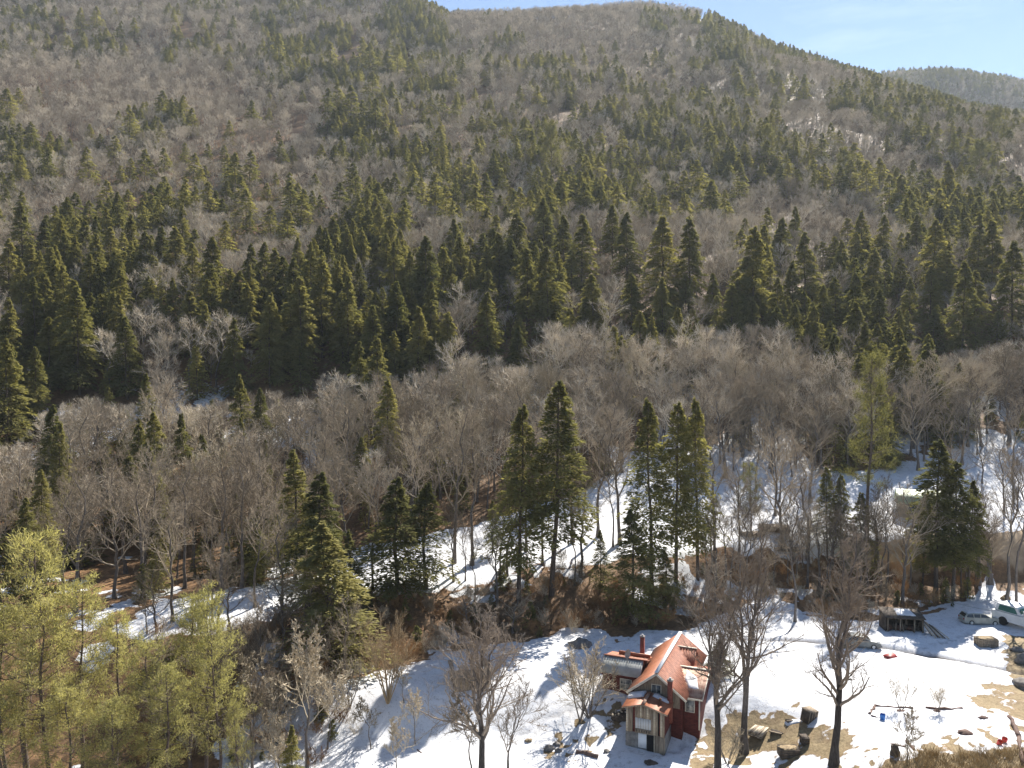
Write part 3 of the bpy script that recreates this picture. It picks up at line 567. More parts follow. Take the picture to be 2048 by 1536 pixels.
for k_, (X, Y, h, q) in enumerate(hw_l):
    if k_ < 300-N_NEAR_HW:
        b, sd_ = band(X, Y)
        root = (HW0 if k_ < 90 else HW1).place(random.randrange(4 if k_ < 90 else 5), X, Y, h, wid=random.uniform(.95, 1.2))
        w_ = size_word(h, 12, 15); tag(root, '%s leafless tree %s, %s' % (w_, b, sd_), 'bare tree', '%s bare trees %s, %s' % (w_, b, sd_))
    else: far_hw.append((X, Y, h))
def instancer(name, P, protos, label, base, mats_tint=None):
    """one object: a point cloud whose points each carry one of the tree meshes"""
    P = np.array(P); n_ = len(P); Zp = hgt(P[:, 0], P[:, 1])-0.2
    me = bpy.data.meshes.new(name); me.vertices.add(n_); me.vertices.foreach_set('co', np.stack([P[:, 0], P[:, 1], Zp], -1).astype(np.float32).ravel())
    r = np.random.default_rng(len(name))
    a = me.attributes.new('turn', 'FLOAT', 'POINT'); a.data.foreach_set('value', (r.random(n_)*6.283).astype(np.float32))
    a = me.attributes.new('size', 'FLOAT_VECTOR', 'POINT'); s = P[:, 2]/base; w_ = s*(0.9+0.3*r.random(n_))*(1.18 if 'hemlock' in name else 1.0); a.data.foreach_set('vector', np.stack([w_, w_, s], -1).astype(np.float32).ravel())
    a = me.attributes.new('pick', 'INT', 'POINT'); a.data.foreach_set('value', (r.integers(0, len(protos), n_) if P.shape[1] < 4 else P[:, 3]).astype(np.int32))
    ob = link(name, me); ng = bpy.data.node_groups.new(name, 'GeometryNodeTree')
    ng.interface.new_socket('Geometry', in_out='INPUT', socket_type='NodeSocketGeometry'); ng.interface.new_socket('Geometry', in_out='OUTPUT', socket_type='NodeSocketGeometry')
    nn = ng.nodes; gi = nn.new('NodeGroupInput'); go = nn.new('NodeGroupOutput'); ip = nn.new('GeometryNodeInstanceOnPoints'); jn = nn.new('GeometryNodeJoinGeometry')
    for o in reversed(protos):
        q = nn.new('GeometryNodeObjectInfo'); q.inputs['Object'].default_value = o; q.inputs['As Instance'].default_value = True; q.transform_space = 'ORIGINAL'
        ng.links.new(q.outputs['Geometry'], jn.inputs[0])
    def na(nm, t):
        q = nn.new('GeometryNodeInputNamedAttribute'); q.data_type = t; q.inputs['Name'].default_value = nm; return q.outputs['Attribute']
    cx = nn.new('ShaderNodeCombineXYZ'); ng.links.new(na('turn', 'FLOAT'), cx.inputs['Z'])
    ip.inputs['Pick Instance'].default_value = True
    ng.links.new(gi.outputs[0], ip.inputs['Points']); ng.links.new(jn.outputs[0], ip.inputs['Instance']); ng.links.new(na('pick', 'INT'), ip.inputs['Instance Index'])
    ng.links.new(cx.outputs[0], ip.inputs['Rotation']); ng.links.new(na('size', 'FLOAT_VECTOR'), ip.inputs['Scale']); ng.links.new(ip.outputs[0], go.inputs[0])
    md = ob.modifiers.new('spread', 'NODES'); md.node_group = ng
    return tag(ob, label, name.replace('_', ' '), kind='stuff')
def proto_obs(meshes, name):
    r_ = []
    for me in meshes:
        ob = bpy.data.objects.new(name, me); r_.append(ob)
    return r_
print('hem', len(cand), len(hem_l), 'hw', len(hw_l))
mid = [p for p in far_hem if p[1] < 0]
instancer('hemlock_forest', far_hem, proto_obs(HEMF, 'hemlock'), 'scattered dark hemlocks covering the mountainside between the bare trees', 18)
instancer('bare_forest', far_hw, proto_obs(HWF, 'bare'), 'grey brown leafless hardwood forest covering the mountainside up to the ridge', 16)
#%%NEAR
# ------------------------------------------------------------------ trees round the yard and on the terrace
def tree_at(lib, i, px, py, ytop, label, cat_, wid=1.0, group=None, rz=None):
    X, Y, Z_ = G(px, py); h = top_h(X, Y, Z_, ytop)
    return lib.place(i, X, Y, h, rz=rz, wid=wid, label=label, category=cat_, **({'group': group} if group else {})) if False else tag(lib.place(i, X, Y, h, rz=rz, wid=wid), label, cat_, group)
BIG = Lib('bare_tree', [
 (20, hardwood(201, 20, 0, spread=.31, cb=.36, fork=(.50, (13, 16), (0.3, 3.3)), thick=1.45, k1=15, mb=M_TWIGB)),
 (20, hardwood(202, 20, 0, spread=.26, cb=.32, fork=(.27, (5, 7, 8), (1.9, 4.4, 0.2)), thick=1.3, k1=14, mb=M_TWIGB)),
 (20, hardwood(203, 20, 0, spread=.23, cb=.26, fork=(.45, (3, 10), (1.2, 3.6)), thick=1.25, k1=18, mb=M_TWIGB)),
 (14, hardwood(204, 14, 0, spread=.34, cb=.25, fork=(.42, (13, 9, 15), (2.6, 0.6, 4.2)), thick=1.5, k1=14, mb=M_TWIGB)),
 (9, hardwood(205, 9, 0, spread=.36, cb=.2, fork=(.30, (9, 20), (0.5, 3.0)), thick=0.9, k1=8, mb=M_TWIGB)),
])
SML = Lib('bare_sapling', [(6, hardwood(211+i, 6, 1, spread=(.30, .22, .38)[i], cb=(.3, .4, .2)[i], thick=.8)) for i in range(3)])
TAN = Lib('bare_shrub', [(6, multistem(221, 6, 10, 0, spread=.34, mb=M_TANTWIG, ang=14))])
for i, px, py, yt, w_, lab in [
 (0, 1434, 1565, 1140, 1.0, 'big leafless maple forking high in front of the right side of the red roof'),
 (1, 1488, 1505, 1020, .9, 'tall leafless tree of several upright stems right of the red house'),
 (2, 1668, 1530, 1015, .95, 'tall single leafless tree with snow round its foot in the open yard'),
 (3, 962, 1575, 1190, 1.0, 'gnarled leafless tree with spreading crooked limbs on the snow slope'),
 (4, 1016, 1550, 1345, 1.0, 'slim leafless tree with a low fork right of the gnarled one'),
]: tree_at(BIG, i, px, py, yt, lab, 'bare tree', w_)
for i, px, py, yt, lab in [
 (0, 792, 1550, 1425, 'small bare sapling at the lower edge of the snow slope'), (1, 742, 1500, 1375, 'slender bare sapling standing alone on white snow'),
 (1, 945, 1560, 1370, 'thin bare sapling just left of the gnarled tree'), (0, 830, 1490, 1370, 'thin bare sapling right of the slender one on the snow'),
 (1, 808, 1408, 1315, 'thin bare sapling beside the tan shrub'), (2, 1815, 1525, 1415, 'small bare fruit tree leaning in the garden snow'),
 (0, 614, 1540, 1235, 'mid sized bare tree with brown twigs above the lower left snow'), (1, 655, 1500, 1330, 'bare sapling left of the snow slope'),
 (0, 505, 1545, 1290, 'bare tree between the yellow pines and the brush'), (2, 560, 1590, 1420, 'low bare tree behind the small dark evergreen')]:
    tree_at(SML, i, px, py, yt, lab, 'sapling', 1.0)
for i, px, py, yt, lab in [
 (0, 1160, 1442, 1275, 'bare many stemmed shrub left of the red house'), (1, 1178, 1436, 1285, 'bare shrub whose thin stems rise beside the grey roofed wing'),
 (0, 1802, 1422, 1345, 'bare bushy shrub on the garden border'), (2, 1876, 1425, 1360, 'small thin bush on the right end of the garden border'),
 (1, 1455, 1530, 1440, 'dry bush at the foot of the big forking maple'), (0, 700, 1415, 1290, 'brown bare bush at the left end of the snow slope'),
 (2, 640, 1440, 1310, 'greyish bare bush above the lower left brush'), (1, 560, 1440, 1320, 'low brown bush left of the snow slope')]:
    tree_at(SHR, i, px, py, yt, lab, 'shrub', 1.2)
tree_at(TAN, 0, 776, 1408, 1220, 'fluffy tan shrub with many pale twigs on the snow slope', 'shrub', 1.0)
for i, px, py, yt, w_, lab in [
 (0, 1037, 1200, 812, 1.1, 'tall dark hemlock left of the pair rising over the brown bank'), (2, 1103, 1190, 765, 1.2, 'tallest hemlock of the pair over the brown bank, feathery top'),
 (0, 1305, 1190, 800, 1.0, 'left one of the three tall hemlocks behind the red house'), (2, 1352, 1165, 806, 1.0, 'middle one of the three tall hemlocks behind the red house'),
 (0, 1396, 1160, 798, .85, 'right one of the three tall hemlocks behind the red house'), (1, 1262, 1238, 1020, 1.6, 'low dense dark hemlock at the foot of the bank behind the house'),
 (3, 652, 1330, 1045, 2.1, 'broad olive hemlock left of the snow slope'), (1, 792, 1192, 955, 1.9, 'dark hemlock on the left part of the snow terrace'),
 (1, 852, 1178, 965, 1.7, 'bushy hemlock right beside the dark one on the snow terrace'), (1, 640, 1215, 945, 1.7, 'shaded hemlock behind the broad olive one'),
 (3, 700, 1235, 1060, 1.2, 'smaller hemlock between the olive one and the terrace'), (3, 586, 1600, 1448, 1.2, 'small dark evergreen cut by the lower edge of the photo'),
 (3, 1722, 1150, 985, 1.5, 'squat hemlock with low branches by the pine'), (2, 1655, 1120, 935, 1.0, 'thin dark hemlock left of the yellowish pine'),
 (2, 1682, 1125, 950, 1.0, 'thin dark hemlock close behind the squat one'), (2, 1872, 1195, 880, 1.3, 'tall ragged hemlock at the right of the green roof'),
 (2, 1905, 1200, 925, 1.3, 'ragged hemlock second from right in the roadside clump'), (0, 1935, 1185, 960, 1.1, 'right hand hemlock of the roadside clump'),
 (0, 1845, 1170, 985, 1.0, 'short hemlock in front of the green roof'), (1, 590, 1160, 900, 1.3, 'dark hemlock among bare crowns at left centre'),
 (1, 475, 1130, 985, 1.2, 'small olive hemlock among bare crowns at left'), (1, 1200, 1185, 1060, 1.2, 'low young hemlock at the right end of the terrace'),
 (0, 985, 1110, 1000, 1.1, 'short shaded hemlock under the tall pair'), (1, 1100, 800, 690, 1.5, 'hemlock tip straight behind the tall pair'),
 (1, 1330, 1215, 1100, 1.6, 'low hemlock right of the dense dark one behind the house')]:
    tree_at(HEM0, i, px, py, yt, lab, 'hemlock', w_)
for i, px, py, yt, w_, lab in [
 (3, 1735, 1080, 705, .85, 'tall yellowish white pine rising over the snowy field'), (3, 1502, 1075, 925, 1.2, 'small pale pine in front of the snowy field'),
 (0, 168, 1590, 1155, 1.0, 'yellow green pine with a dark trunk left of the leaning pair'), (1, 384, 1560, 1190, .95, 'left one of the leaning pair of yellow green pines'),
 (0, 412, 1575, 1175, .95, 'right one of the leaning pair of yellow green pines'), (2, 438, 1600, 1235, .9, 'yellow green pine with a thick trunk right of the leaning pair'),
 (2, 58, 1600, 1065, 1.1, 'tallest yellow green pine near the left edge'), (0, 105, 1640, 1195, 1.1, 'yellow green pine right of the tallest one'),
 (1, 235, 1610, 1225, 1.0, 'yellow green pine between two dark trunks'), (2, 18, 1580, 1215, 1.1, 'yellow green pine cut by the left edge'),
 (0, 290, 1640, 1275, 1.1, 'short yellow green pine before the leaning pair'), (1, 340, 1680, 1335, 1.1, 'young pine below the leaning pair'),
 (0, 130, 1690, 1370, 1.3, 'young pine at the bottom left'), (1, 225, 1720, 1400, 1.3, 'young pine at the bottom edge left of centre'),
 (2, 20, 1690, 1390, 1.3, 'young pine in the bottom left corner'), (2, 476, 1620, 1400, .8, 'slim young pine right of the thick trunked one'),
 (0, -60, 1620, 1150, 1.2, 'yellow green pine partly outside the left edge')]:
    tree_at(PIN0, i, px, py, yt, lab, 'pine tree', w_)
for i, px, py, yt, w_, lab in [
 (1, 908, 1128, 790, 1.0, 'bare tree on the snow terrace, leftmost pale trunk'), (3, 944, 1132, 800, 1.2, 'bare tree on the snow terrace with brown trunk'), (3, 1052, 1105, 810, 1.0, 'slim bare tree between the tall hemlocks'),
 (3, 1085, 1130, 850, 1.0, 'slim bare tree right behind the tall hemlock pair'), (1, 1146, 1085, 800, 1.1, 'bare tree right of the tall hemlock pair'), (3, 1196, 1075, 780, 1.3, 'bare tree with rounded crown on the terrace'),
 (1, 1240, 1090, 790, 1.1, 'bare tree with the thickest trunk on the terrace'), (3, 1226, 1095, 860, 1.0, 'thin bare tree beside the thick trunk'), (3, 1428, 1120, 830, 1.2, 'bare tree just right of the three tall hemlocks'),
 (3, 1478, 1110, 870, 1.1, 'bare tree left of the small pale pine'), (2, 1565, 1100, 850, 1.0, 'bare tree forking in front of the snowy field'), (3, 1590, 1245, 985, 1.1, 'thin straight bare tree on the yard edge left of the silver car'),
 (3, 1615, 1120, 860, 1.3, 'bare tree behind the silver car on the field edge'), (3, 1775, 1185, 930, 1.0, 'thin pole like bare tree before the green roof'), (0, 1805, 1215, 960, 1.0, 'bare tree with bent dark trunk before the green roof'),
 (3, 1820, 1190, 950, 1.0, 'thin bare tree right behind the bent one'), (1, 2012, 1225, 870, .9, 'tall bare tree by the white truck, left trunk'), (3, 2032, 1225, 850, .9, 'tall bare tree by the white truck, right trunk'),
 (3, 1955, 1165, 930, 1.0, 'bare tree left of the white truck on the bank'), (3, 700, 1180, 880, 1.2, 'bare tree on the left end of the terrace'), (3, 745, 1180, 900, 1.0, 'thin bare tree on the left of the terrace'),
 (3, 565, 1230, 960, 1.2, 'bare tree on the far left of the terrace'), (3, 510, 1215, 970, 1.2, 'bare tree on the narrow left strip of snow'), (3, 425, 1245, 1010, 1.0, 'bare tree behind the leaning pair of pines'),
 (1, 345, 1245, 980, 1.1, 'bare tree left end of the narrow strip of snow'), (3, 1150, 1170, 960, 1.0, 'thin bare tree at the top of the brown bank'), (3, 950, 1200, 1040, 1.1, 'short bare tree at the top of the brown bank'),
 (3, 1480, 1195, 960, 1.3, 'bushy bare tree at the top of the yard'), (3, 1530, 1185, 985, 1.4, 'bushy bare tree left of the thin straight one'), (3, 1655, 1180, 1000, 1.4, 'bushy bare tree behind the open yard'),
 (0, 935, 1270, 1165, 1.8, 'low rounded bare tree at the foot of the bank'), (0, 1025, 1265, 1170, 1.8, 'low bare tree right of the rounded one at the foot of the bank'),
 (0, 1430, 1225, 1090, 1.5, 'spreading bare tree behind the red house'), (3, 1735, 1195, 1050, 1.4, 'bare tree behind the silver car'), (3, 560, 1360, 1180, 1.4, 'bare tree left of the olive hemlock'),
 (3, 480, 1400, 1230, 1.4, 'bare tree in the shade left of the slope'), (3, 530, 1480, 1330, 1.4, 'bare tree on the lower left snow')]:
    tree_at(HW0, i, px, py, yt, lab, 'bare tree', w_)
# brush: brown saplings and small evergreens that nobody could count on the bank and in the lower left
bp_, k_ = [], 0
band_polys = [wpoly([(560,1390),(600,1200),(850,1185),(1080,1130),(1170,1140),(1400,1115),(1600,1125),(1700,1140),(1950,1135),(1960,1190),(1900,1222),(1760,1235),(1650,1240),(1600,1205),(1500,1200),(1420,1245),(1220,1262),(1020,1283),(760,1345)]),
              wpoly([(250,1540),(300,1280),(560,1240),(600,1380),(640,1420),(700,1400),(740,1430),(640,1540)])]
for q in band_polys:
    xs_ = [a[0] for a in q]; ys_ = [a[1] for a in q]; n_ = int((max(xs_)-min(xs_))*(max(ys_)-min(ys_))*0.36)
    X = rng.uniform(min(xs_), max(xs_), n_); Y = rng.uniform(min(ys_), max(ys_), n_); m = inpoly(X, Y, q)
    for x, y in zip(X[m], Y[m]): bp_.append((x, y, rng.uniform(1.0, 3.2), rng.choice([0, 0, 0, 1, 1, 2, 2, 3])))
M_RUST = twig_mat('rusty_leaf_twigs', (0.22, 0.125, 0.06), (0.46, 0.28, 0.13))
def brush(seed, H, m_):
    r = np.random.default_rng(seed); pr = multistem(seed, H, 6, 0, spread=.35, mb=m_, ang=24)
    return pr[1]
instancer('brush', bp_, proto_obs([multistem(301, 3, 6, 0, spread=.34, mb=M_TWIG, ang=20)[1], multistem(302, 3, 9, 0, spread=.3, mb=M_RUST, ang=26)[1], multistem(303, 3, 5, 0, spread=.4, mb=M_RUST, ang=18)[1], conifer(304, 3, 2, Rf=.34, cb=.02, nbr=40, nlf=14, ll=.4, lw=.2)], 'brush'), 'tangle of brown brush and young evergreens on the leafy bank', 3)
#%%THINGS
# bare trees and brush trees scattered over the snowy field and the lower left
for i in range(94):
    if i < 60: px = rng.uniform(1380, 2040); py = rng.uniform(855, 945) if i > 20 else rng.uniform(895, 1050); side = SECT[int(np.clip(px//256, 0, 7))]; dd = 'far back on' if py < 900 else 'on the near part of'; lab, grp = 'bare tree %s the snowy field, %s' % (dd, side), 'bare trees %s the snowy field, %s' % (dd, side)
    else: px = rng.uniform(260, 690); py = rng.uniform(1260, 1560); wh = 'near the bottom edge' if py > 1440 else 'in its middle' if py > 1350 else 'at its back'; lab = 'grey bare tree in the lower left thicket, %s, %s' % (wh, 'close to the pines' if px < 470 else 'towards the slope'); grp = lab.replace('tree', 'trees')
    if i >= 60 and px > 560 and py > 1400: px -= 150
    X, Y, Z_ = G(px, py); side = SECT[int(np.clip(px//256, 0, 7))]; tag(HW0.place(i % 4, X, Y, rng.uniform(10, 18) if i < 60 else rng.uniform(5, 12), wid=rng.uniform(.95, 1.3)), lab, 'bare tree', grp)
# extra trunks on the bank and the roadside
for i in range(46):
    px = rng.uniform(1410, 1985); py = rng.uniform(1118, 1205) if px < 1950 else 1170
    if i < 6: px = rng.uniform(860, 1230); py = rng.uniform(1150, 1215)
    X, Y, Z_ = G(px, py); hh_ = rng.uniform(8, 16); sz_ = size_word(hh_, 10.5, 13.5); b_ = '%s bare tree in the roadside thicket, %s' % (sz_, SECT[int(np.clip(px//256, 0, 7))])
    tag(HW0.place((3, 1, 3, 0)[i % 4], X, Y, hh_, wid=rng.uniform(.9, 1.4)), b_, 'bare tree', b_.replace('tree', 'trees'))
# ------------------------------------------------------------------ builders for small constructions
def ground_at(x, y): return float(hgt(x, y))
def bm_box(name, x0, x1, y0, y1, z0, z1, m, parent, loc=(0, 0, 0), rot=(0, 0, 0), taper=0.0):
    t = taper; V = [(x0, y0, z0), (x1, y0, z0), (x1, y1, z0), (x0, y1, z0), (x0+t, y0+t, z1), (x1-t, y0+t, z1), (x1-t, y1-t, z1), (x0+t, y1-t, z1)]
    me = mesh(name, V, [[(0, 3, 2, 1), (4, 5, 6, 7), (0, 1, 5, 4), (1, 2, 6, 5), (2, 3, 7, 6), (3, 0, 4, 7)]], m)
    o = link(name, me, parent); o.location = loc; o.rotation_euler = rot; return o
def prism(name, poly, axis, a0, a1, m, parent):
    """poly: list of (u,z) points; axis 'x' or 'y' is the extrusion axis"""
    n_ = len(poly); V = []
    for a in (a0, a1):
        for u, z in poly: V.append((a, u, z) if axis == 'x' else (u, a, z))
    me = bpy.data.meshes.new(name); F_ = [list(range(n_))[::-1], list(range(n_, 2*n_))]+[[i, (i+1) % n_, n_+(i+1) % n_, n_+i] for i in range(n_)]
    me.from_pydata(V, [], F_); me.materials.append(m); me.update(); return link(name, me, parent)
def slab(name, A, B, C_, D, th, m, parent, ribs=0, rh=0.03):
    """roof sheet with corners A,B (ridge) and D,C (eave); ribs run from ridge to eave"""
    A, B, C_, D = [np.array(q, float) for q in (A, B, C_, D)]; nrm = np.cross(B-A, D-A); nrm /= np.linalg.norm(nrm)
    if nrm[2] < 0: nrm = -nrm
    n_ = max(1, ribs*4); V, Q = [], []
    for i in range(n_+1):
        t = i/n_; h = rh if (ribs and i % 4 == 1) else 0
        for P0, P1 in ((A, B), (D, C_)):
            p_ = P0+(P1-P0)*t; V.append(p_+nrm*h); V.append(p_-nrm*th)
    for i in range(n_):
        a = i*4; b = a+4; Q += [(a, b, b+2, a+2), (a+1, a+3, b+3, b+1), (a, a+1, b+1, b), (a+2, b+2, b+3, a+3)]
    e = n_*4; Q += [(0, 2, 3, 1), (e, e+1, e+3, e+2)]
    return link(name, mesh(name, V, [Q], m), parent)
def bar(name, a, b, w, h, m, parent):
    """beam from a to b, w wide, h high"""
    a = Vector(a); b = Vector(b); d = (b-a); L = d.length; o = bm_box(name, -w/2, w/2, 0, L, -h/2, h/2, m, parent)
    o.rotation_mode = 'QUATERNION'; o.location = a; o.rotation_quaternion = d.to_track_quat('Y', 'Z'); return o
def win(parent, x, y, z, w, h, axis='y', m_fr=None, m_gl=None, rows=1, cols=1, sgn=-1):
    """window whose outer face looks along sgn*axis"""
    fr = m_fr or M_CREAM; gl = m_gl or M_GLASS; t = 0.07; f0, f1 = (0.0, 0.06)
    def B(nm, u0, u1, z0, z1, d0, d1, m, p_):
        lo, hi = sorted((sgn*d0, sgn*d1))
        return bm_box(nm, x+u0, x+u1, y+lo, y+hi, z+z0, z+z1, m, p_) if axis == 'y' else bm_box(nm, x+lo, x+hi, y+u0, y+u1, z+z0, z+z1, m, p_)
    g = B('window', -w/2+t, w/2-t, t, h-t, 0.005, 0.02, gl, parent)
    for u0, u1, a, b in ((-w/2, -w/2+t, 0, h), (w/2-t, w/2, 0, h), (-w/2+t, w/2-t, h-t, h), (-w/2+t, w/2-t, 0, t)): B('frame', u0, u1, a, b, 0.0, 0.06, fr, g)
    for k in range(1, rows): B('mullion', -w/2+t, w/2-t, h*k/rows-.02, h*k/rows+.02, 0.022, 0.05, fr, g)
    for k in range(1, cols): B('mullion', -w/2+w*k/cols-.02, -w/2+w*k/cols+.02, t, h-t, 0.024, 0.052, fr, g)
    return g
def blob(name, m, parent=None, r=(1, 1, 1), seed=1, rough=0.25, sub=2, flat=0.35, fr=1.7):
    import bmesh
    bm = bmesh.new(); bmesh.ops.create_icosphere(bm, subdivisions=sub+1, radius=1)
    from mathutils import noise as mn
    for v in bm.verts:
        n_ = mn.noise(v.co*fr+Vector((seed*7.1, seed*3.3, 0)))+0.5*mn.noise(v.co*fr*2.3+Vector((seed, 0, seed*5)))
        v.co *= 1+rough*n_
        if v.co.z < -flat: v.co.z = -flat
        v.co = Vector((v.co.x*r[0], v.co.y*r[1], v.co.z*r[2]))
    me = bpy.data.meshes.new(name); bm.to_mesh(me); bm.free(); me.materials.append(m)
    for p_ in me.polygons: p_.use_smooth = True
    return link(name, me, parent)
M_RED = surf('red_siding', (0.055, 0.012, 0.010), (0.155, 0.038, 0.027), 2.2, bump=0.3, sc3=(1, 1, 3))
M_ROOFL = surf('faded_red_metal_roof', (0.26, 0.080, 0.036), (0.42, 0.165, 0.080), 1.6, rough=0.6, spec=0.4)
M_ROOFR = surf('red_shingle_roof', (0.17, 0.055, 0.032), (0.38, 0.15, 0.088), 2.6, rough=0.7)
M_ROOFT = surf('weathered_tan_red_roof', (0.27, 0.13, 0.085), (0.46, 0.32, 0.23), 1.6, rough=0.7, lo=.4, hi=.62)
M_GREYR = surf('galvanised_roof', (0.26, 0.27, 0.25), (0.40, 0.41, 0.39), 1.2, rough=0.7)
M_CREAM = surf('cream_trim', (0.55, 0.50, 0.40), (0.74, 0.70, 0.60), 3)
M_WHITE = surf('white_metal_cap', (0.70, 0.70, 0.70), (0.85, 0.85, 0.84), 2)
M_WOOD = surf('weathered_boards', (0.13, 0.095, 0.065), (0.36, 0.29, 0.21), 2.5, bump=0.4, sc3=(4, 4, .5))
M_WOODD = surf('dark_old_wood', (0.035, 0.028, 0.022), (0.13, 0.10, 0.075), 3, bump=0.4)
M_WOODL = surf('pale_dry_lumber', (0.36, 0.29, 0.20), (0.58, 0.50, 0.38), 2.5, sc3=(.5, 4, 4))
M_STONE = surf('foundation_stone', (0.14, 0.13, 0.12), (0.33, 0.31, 0.28), 2.4, bump=0.6)
M_TARP = surf('pale_panel', (0.45, 0.46, 0.46), (0.60, 0.60, 0.58), 1.5)
M_BLACK = surf('dark_void', (0.006, 0.006, 0.007), (0.014, 0.013, 0.013), 2)
M_BRICK = surf('chimney_brick', (0.16, 0.045, 0.03), (0.30, 0.10, 0.07), 9, detail=2)
M_SNOW = surf('settled_snow', (0.55, 0.56, 0.58), (0.76, 0.76, 0.77), 1.2, rough=0.7, bump=0.5)
M_GLASS = surf('window_glass', (0.02, 0.025, 0.03), (0.16, 0.18, 0.19), 1.6, rough=0.08, spec=0.6, lo=.45, hi=.6)
M_CURT = surf('curtained_glass', (0.10, 0.11, 0.11), (0.42, 0.40, 0.35), 2.2, rough=0.15, spec=0.5, lo=.4, hi=.6)
M_GRASSY = surf('matted_grass', (0.16, 0.11, 0.06), (0.38, 0.29, 0.17), 5, bump=0.8)
M_ROCK = surf('field_stone', (0.10, 0.09, 0.08), (0.26, 0.235, 0.21), 2.5, bump=0.5)
M_IRON = surf('rusty_iron', (0.06, 0.03, 0.02), (0.16, 0.08, 0.05), 4)
def snow_patch(pts3, th, parent, label, m=None):
    """soft-edged snow lying on the plane through pts3 (polygon, counter-clockwise from above)"""
    P = np.array(pts3, float); c0 = P.mean(0); n_ = len(P)
    R_ = []
    for k in range(n_*5):
        a = k/5; i = int(a) % n_; f_ = a-int(a); p_ = P[i]*(1-f_)+P[(i+1) % n_]*f_; j = 1+0.10*(fbm(k*0.55+c0[0], 3.1, 2)-0.5)*2; R_.append(c0+(p_-c0)*j)
    R_ = np.array(R_); m_ = len(R_)
    V = [*(R_-[0, 0, 0.02]), *(c0+(R_-c0)*0.93+[0, 0, th*.75]), *(c0+(R_-c0)*0.6+[0, 0, th]), c0+[0, 0, th*1.05]]
    F_ = []
    for a in (0, m_):
        F_ += [[a+i, a+(i+1) % m_, a+m_+(i+1) % m_, a+m_+i] for i in range(m_)]
    F_ += [[2*m_+i, 2*m_+(i+1) % m_, 3*m_] for i in range(m_)]
    me = bpy.data.meshes.new('snow_patch'); me.from_pydata([tuple(v) for v in V], [], F_); me.materials.append(m or M_SNOW); me.update()
    for p_ in me.polygons: p_.use_smooth = True
    o = link('snow_patch', me); o.matrix_world = parent; return tag(o, label, 'snow')
# ------------------------------------------------------------------ the red house
HX, HY, PHI = 11.55, 79.0, math.radians(22.6)
HM = Matrix.Translation((HX, HY, 0)) @ Matrix.Rotation(-PHI, 4, 'Z')
hs = empty('red_house', (HX, HY, 0), -PHI); tag(hs, 'red wooden house with steep red metal roof, grey roofed wing and weathered porch', 'house')
L_, RZ, EZ, W_ = 12.6, 3.6, 1.3, 5.85
def B(nm, *a, p=None, **k): return bm_box(nm, *a, p or hs, **k)
# main block: gable prism walls (inset), roofs
prism('wall', [(0.35, -3.8), (5.4, -3.8), (5.4, 1.42), (2.92, 3.3), (0.35, 1.42)], 'y', 0.42, 12.2, M_RED, hs)
slab('roof', (2.92, 0, RZ), (2.92, L_, RZ), (-0.05, L_, EZ), (-0.05, 0, EZ), 0.10, M_ROOFL, hs, ribs=16, rh=0.02)
slab('roof', (2.92, 0, RZ), (2.92, L_, RZ), (5.9, L_, 1.32), (5.9, 0, 1.32), 0.10, M_ROOFR, hs, ribs=32, rh=0.075)
bar('ridge_cap', (2.92, -0.04, RZ+.03), (2.92, L_+.04, RZ+.03), .36, .07, M_WHITE, hs)
bar('rake_board', (2.92, -0.06, RZ-.12), (-0.08, -0.06, EZ-.12), .06, .24, M_CREAM, hs); bar('rake_board', (2.92, -0.06, RZ-.12), (5.9, -0.06, 1.2), .06, .2, M_CREAM, hs)
bar('rake_board', (2.92, L_+.05, RZ-.08), (5.9, L_+.05, 1.24), .06, .16, M_WHITE, hs)
prism('gable_boards', [(0.6, 0.2), (5.2, 0.2), (5.2, 1.35), (2.92, 3.15), (0.6, 1.35)], 'y', 0.38, 0.41, M_WOOD, hs)
win(hs, 2.85, 0.38, 1.35, 1.0, 0.95, 'y', cols=2)
# cross wing on the right with low pitched roof
prism('side_wing_wall', [(1.35, -3.6), (9.5, -3.6), (9.5, 1.1), (5.4, 2.3), (1.35, 1.1)], 'x', 5.42, 6.95, M_RED, hs)
slab('roof', (4.15, 5.4, 2.52), (7.25, 5.4, 2.52), (7.25, 1.0, 1.22), (5.35, 1.0, 1.22), 0.09, M_ROOFT, hs, ribs=9, rh=0.03)
slab('roof', (4.15, 5.4, 2.52), (7.25, 5.4, 2.52), (7.25, 9.8, 1.22), (5.35, 9.8, 1.22), 0.09, M_ROOFR, hs, ribs=9, rh=0.03)
bar('ridge_cap', (4.2, 5.4, 2.56), (7.3, 5.4, 2.56), .3, .06, M_CREAM, hs)
bar('rake_board', (7.27, 5.4, 2.43), (7.27, 1.0, 1.13), .05, .18, M_CREAM, hs); bar('eave_board', (5.4, .96, 1.14), (7.25, .96, 1.14), .05, .14, M_CREAM, hs)
win(hs, 6.0, 1.34, -0.35, 0.95, 1.3, 'y', m_gl=M_CURT)
B('corner_board', 6.86, 6.98, 1.30, 1.42, -2, 1.2, M_CREAM)
# steep dormer at the back of the right slope
prism('dormer_wall', [(7.4, 1.6), (10.4, 1.6), (10.4, 1.8), (8.9, 3.2), (7.4, 1.8)], 'x', 3.6, 5.1, M_RED, hs)
slab('dormer_roof', (3.35, 8.9, 3.3), (5.35, 8.9, 3.3), (5.35, 7.1, 1.72), (4.9, 7.1, 1.72), 0.07, M_ROOFR, hs, ribs=6); slab('dormer_roof', (3.35, 8.9, 3.3), (5.35, 8.9, 3.3), (5.35, 10.7, 1.72), (4.9, 10.7, 1.72), 0.07, M_ROOFR, hs, ribs=6)
bar('ridge_cap', (3.3, 8.9, 3.34), (5.4, 8.9, 3.34), .2, .06, M_CREAM, hs)
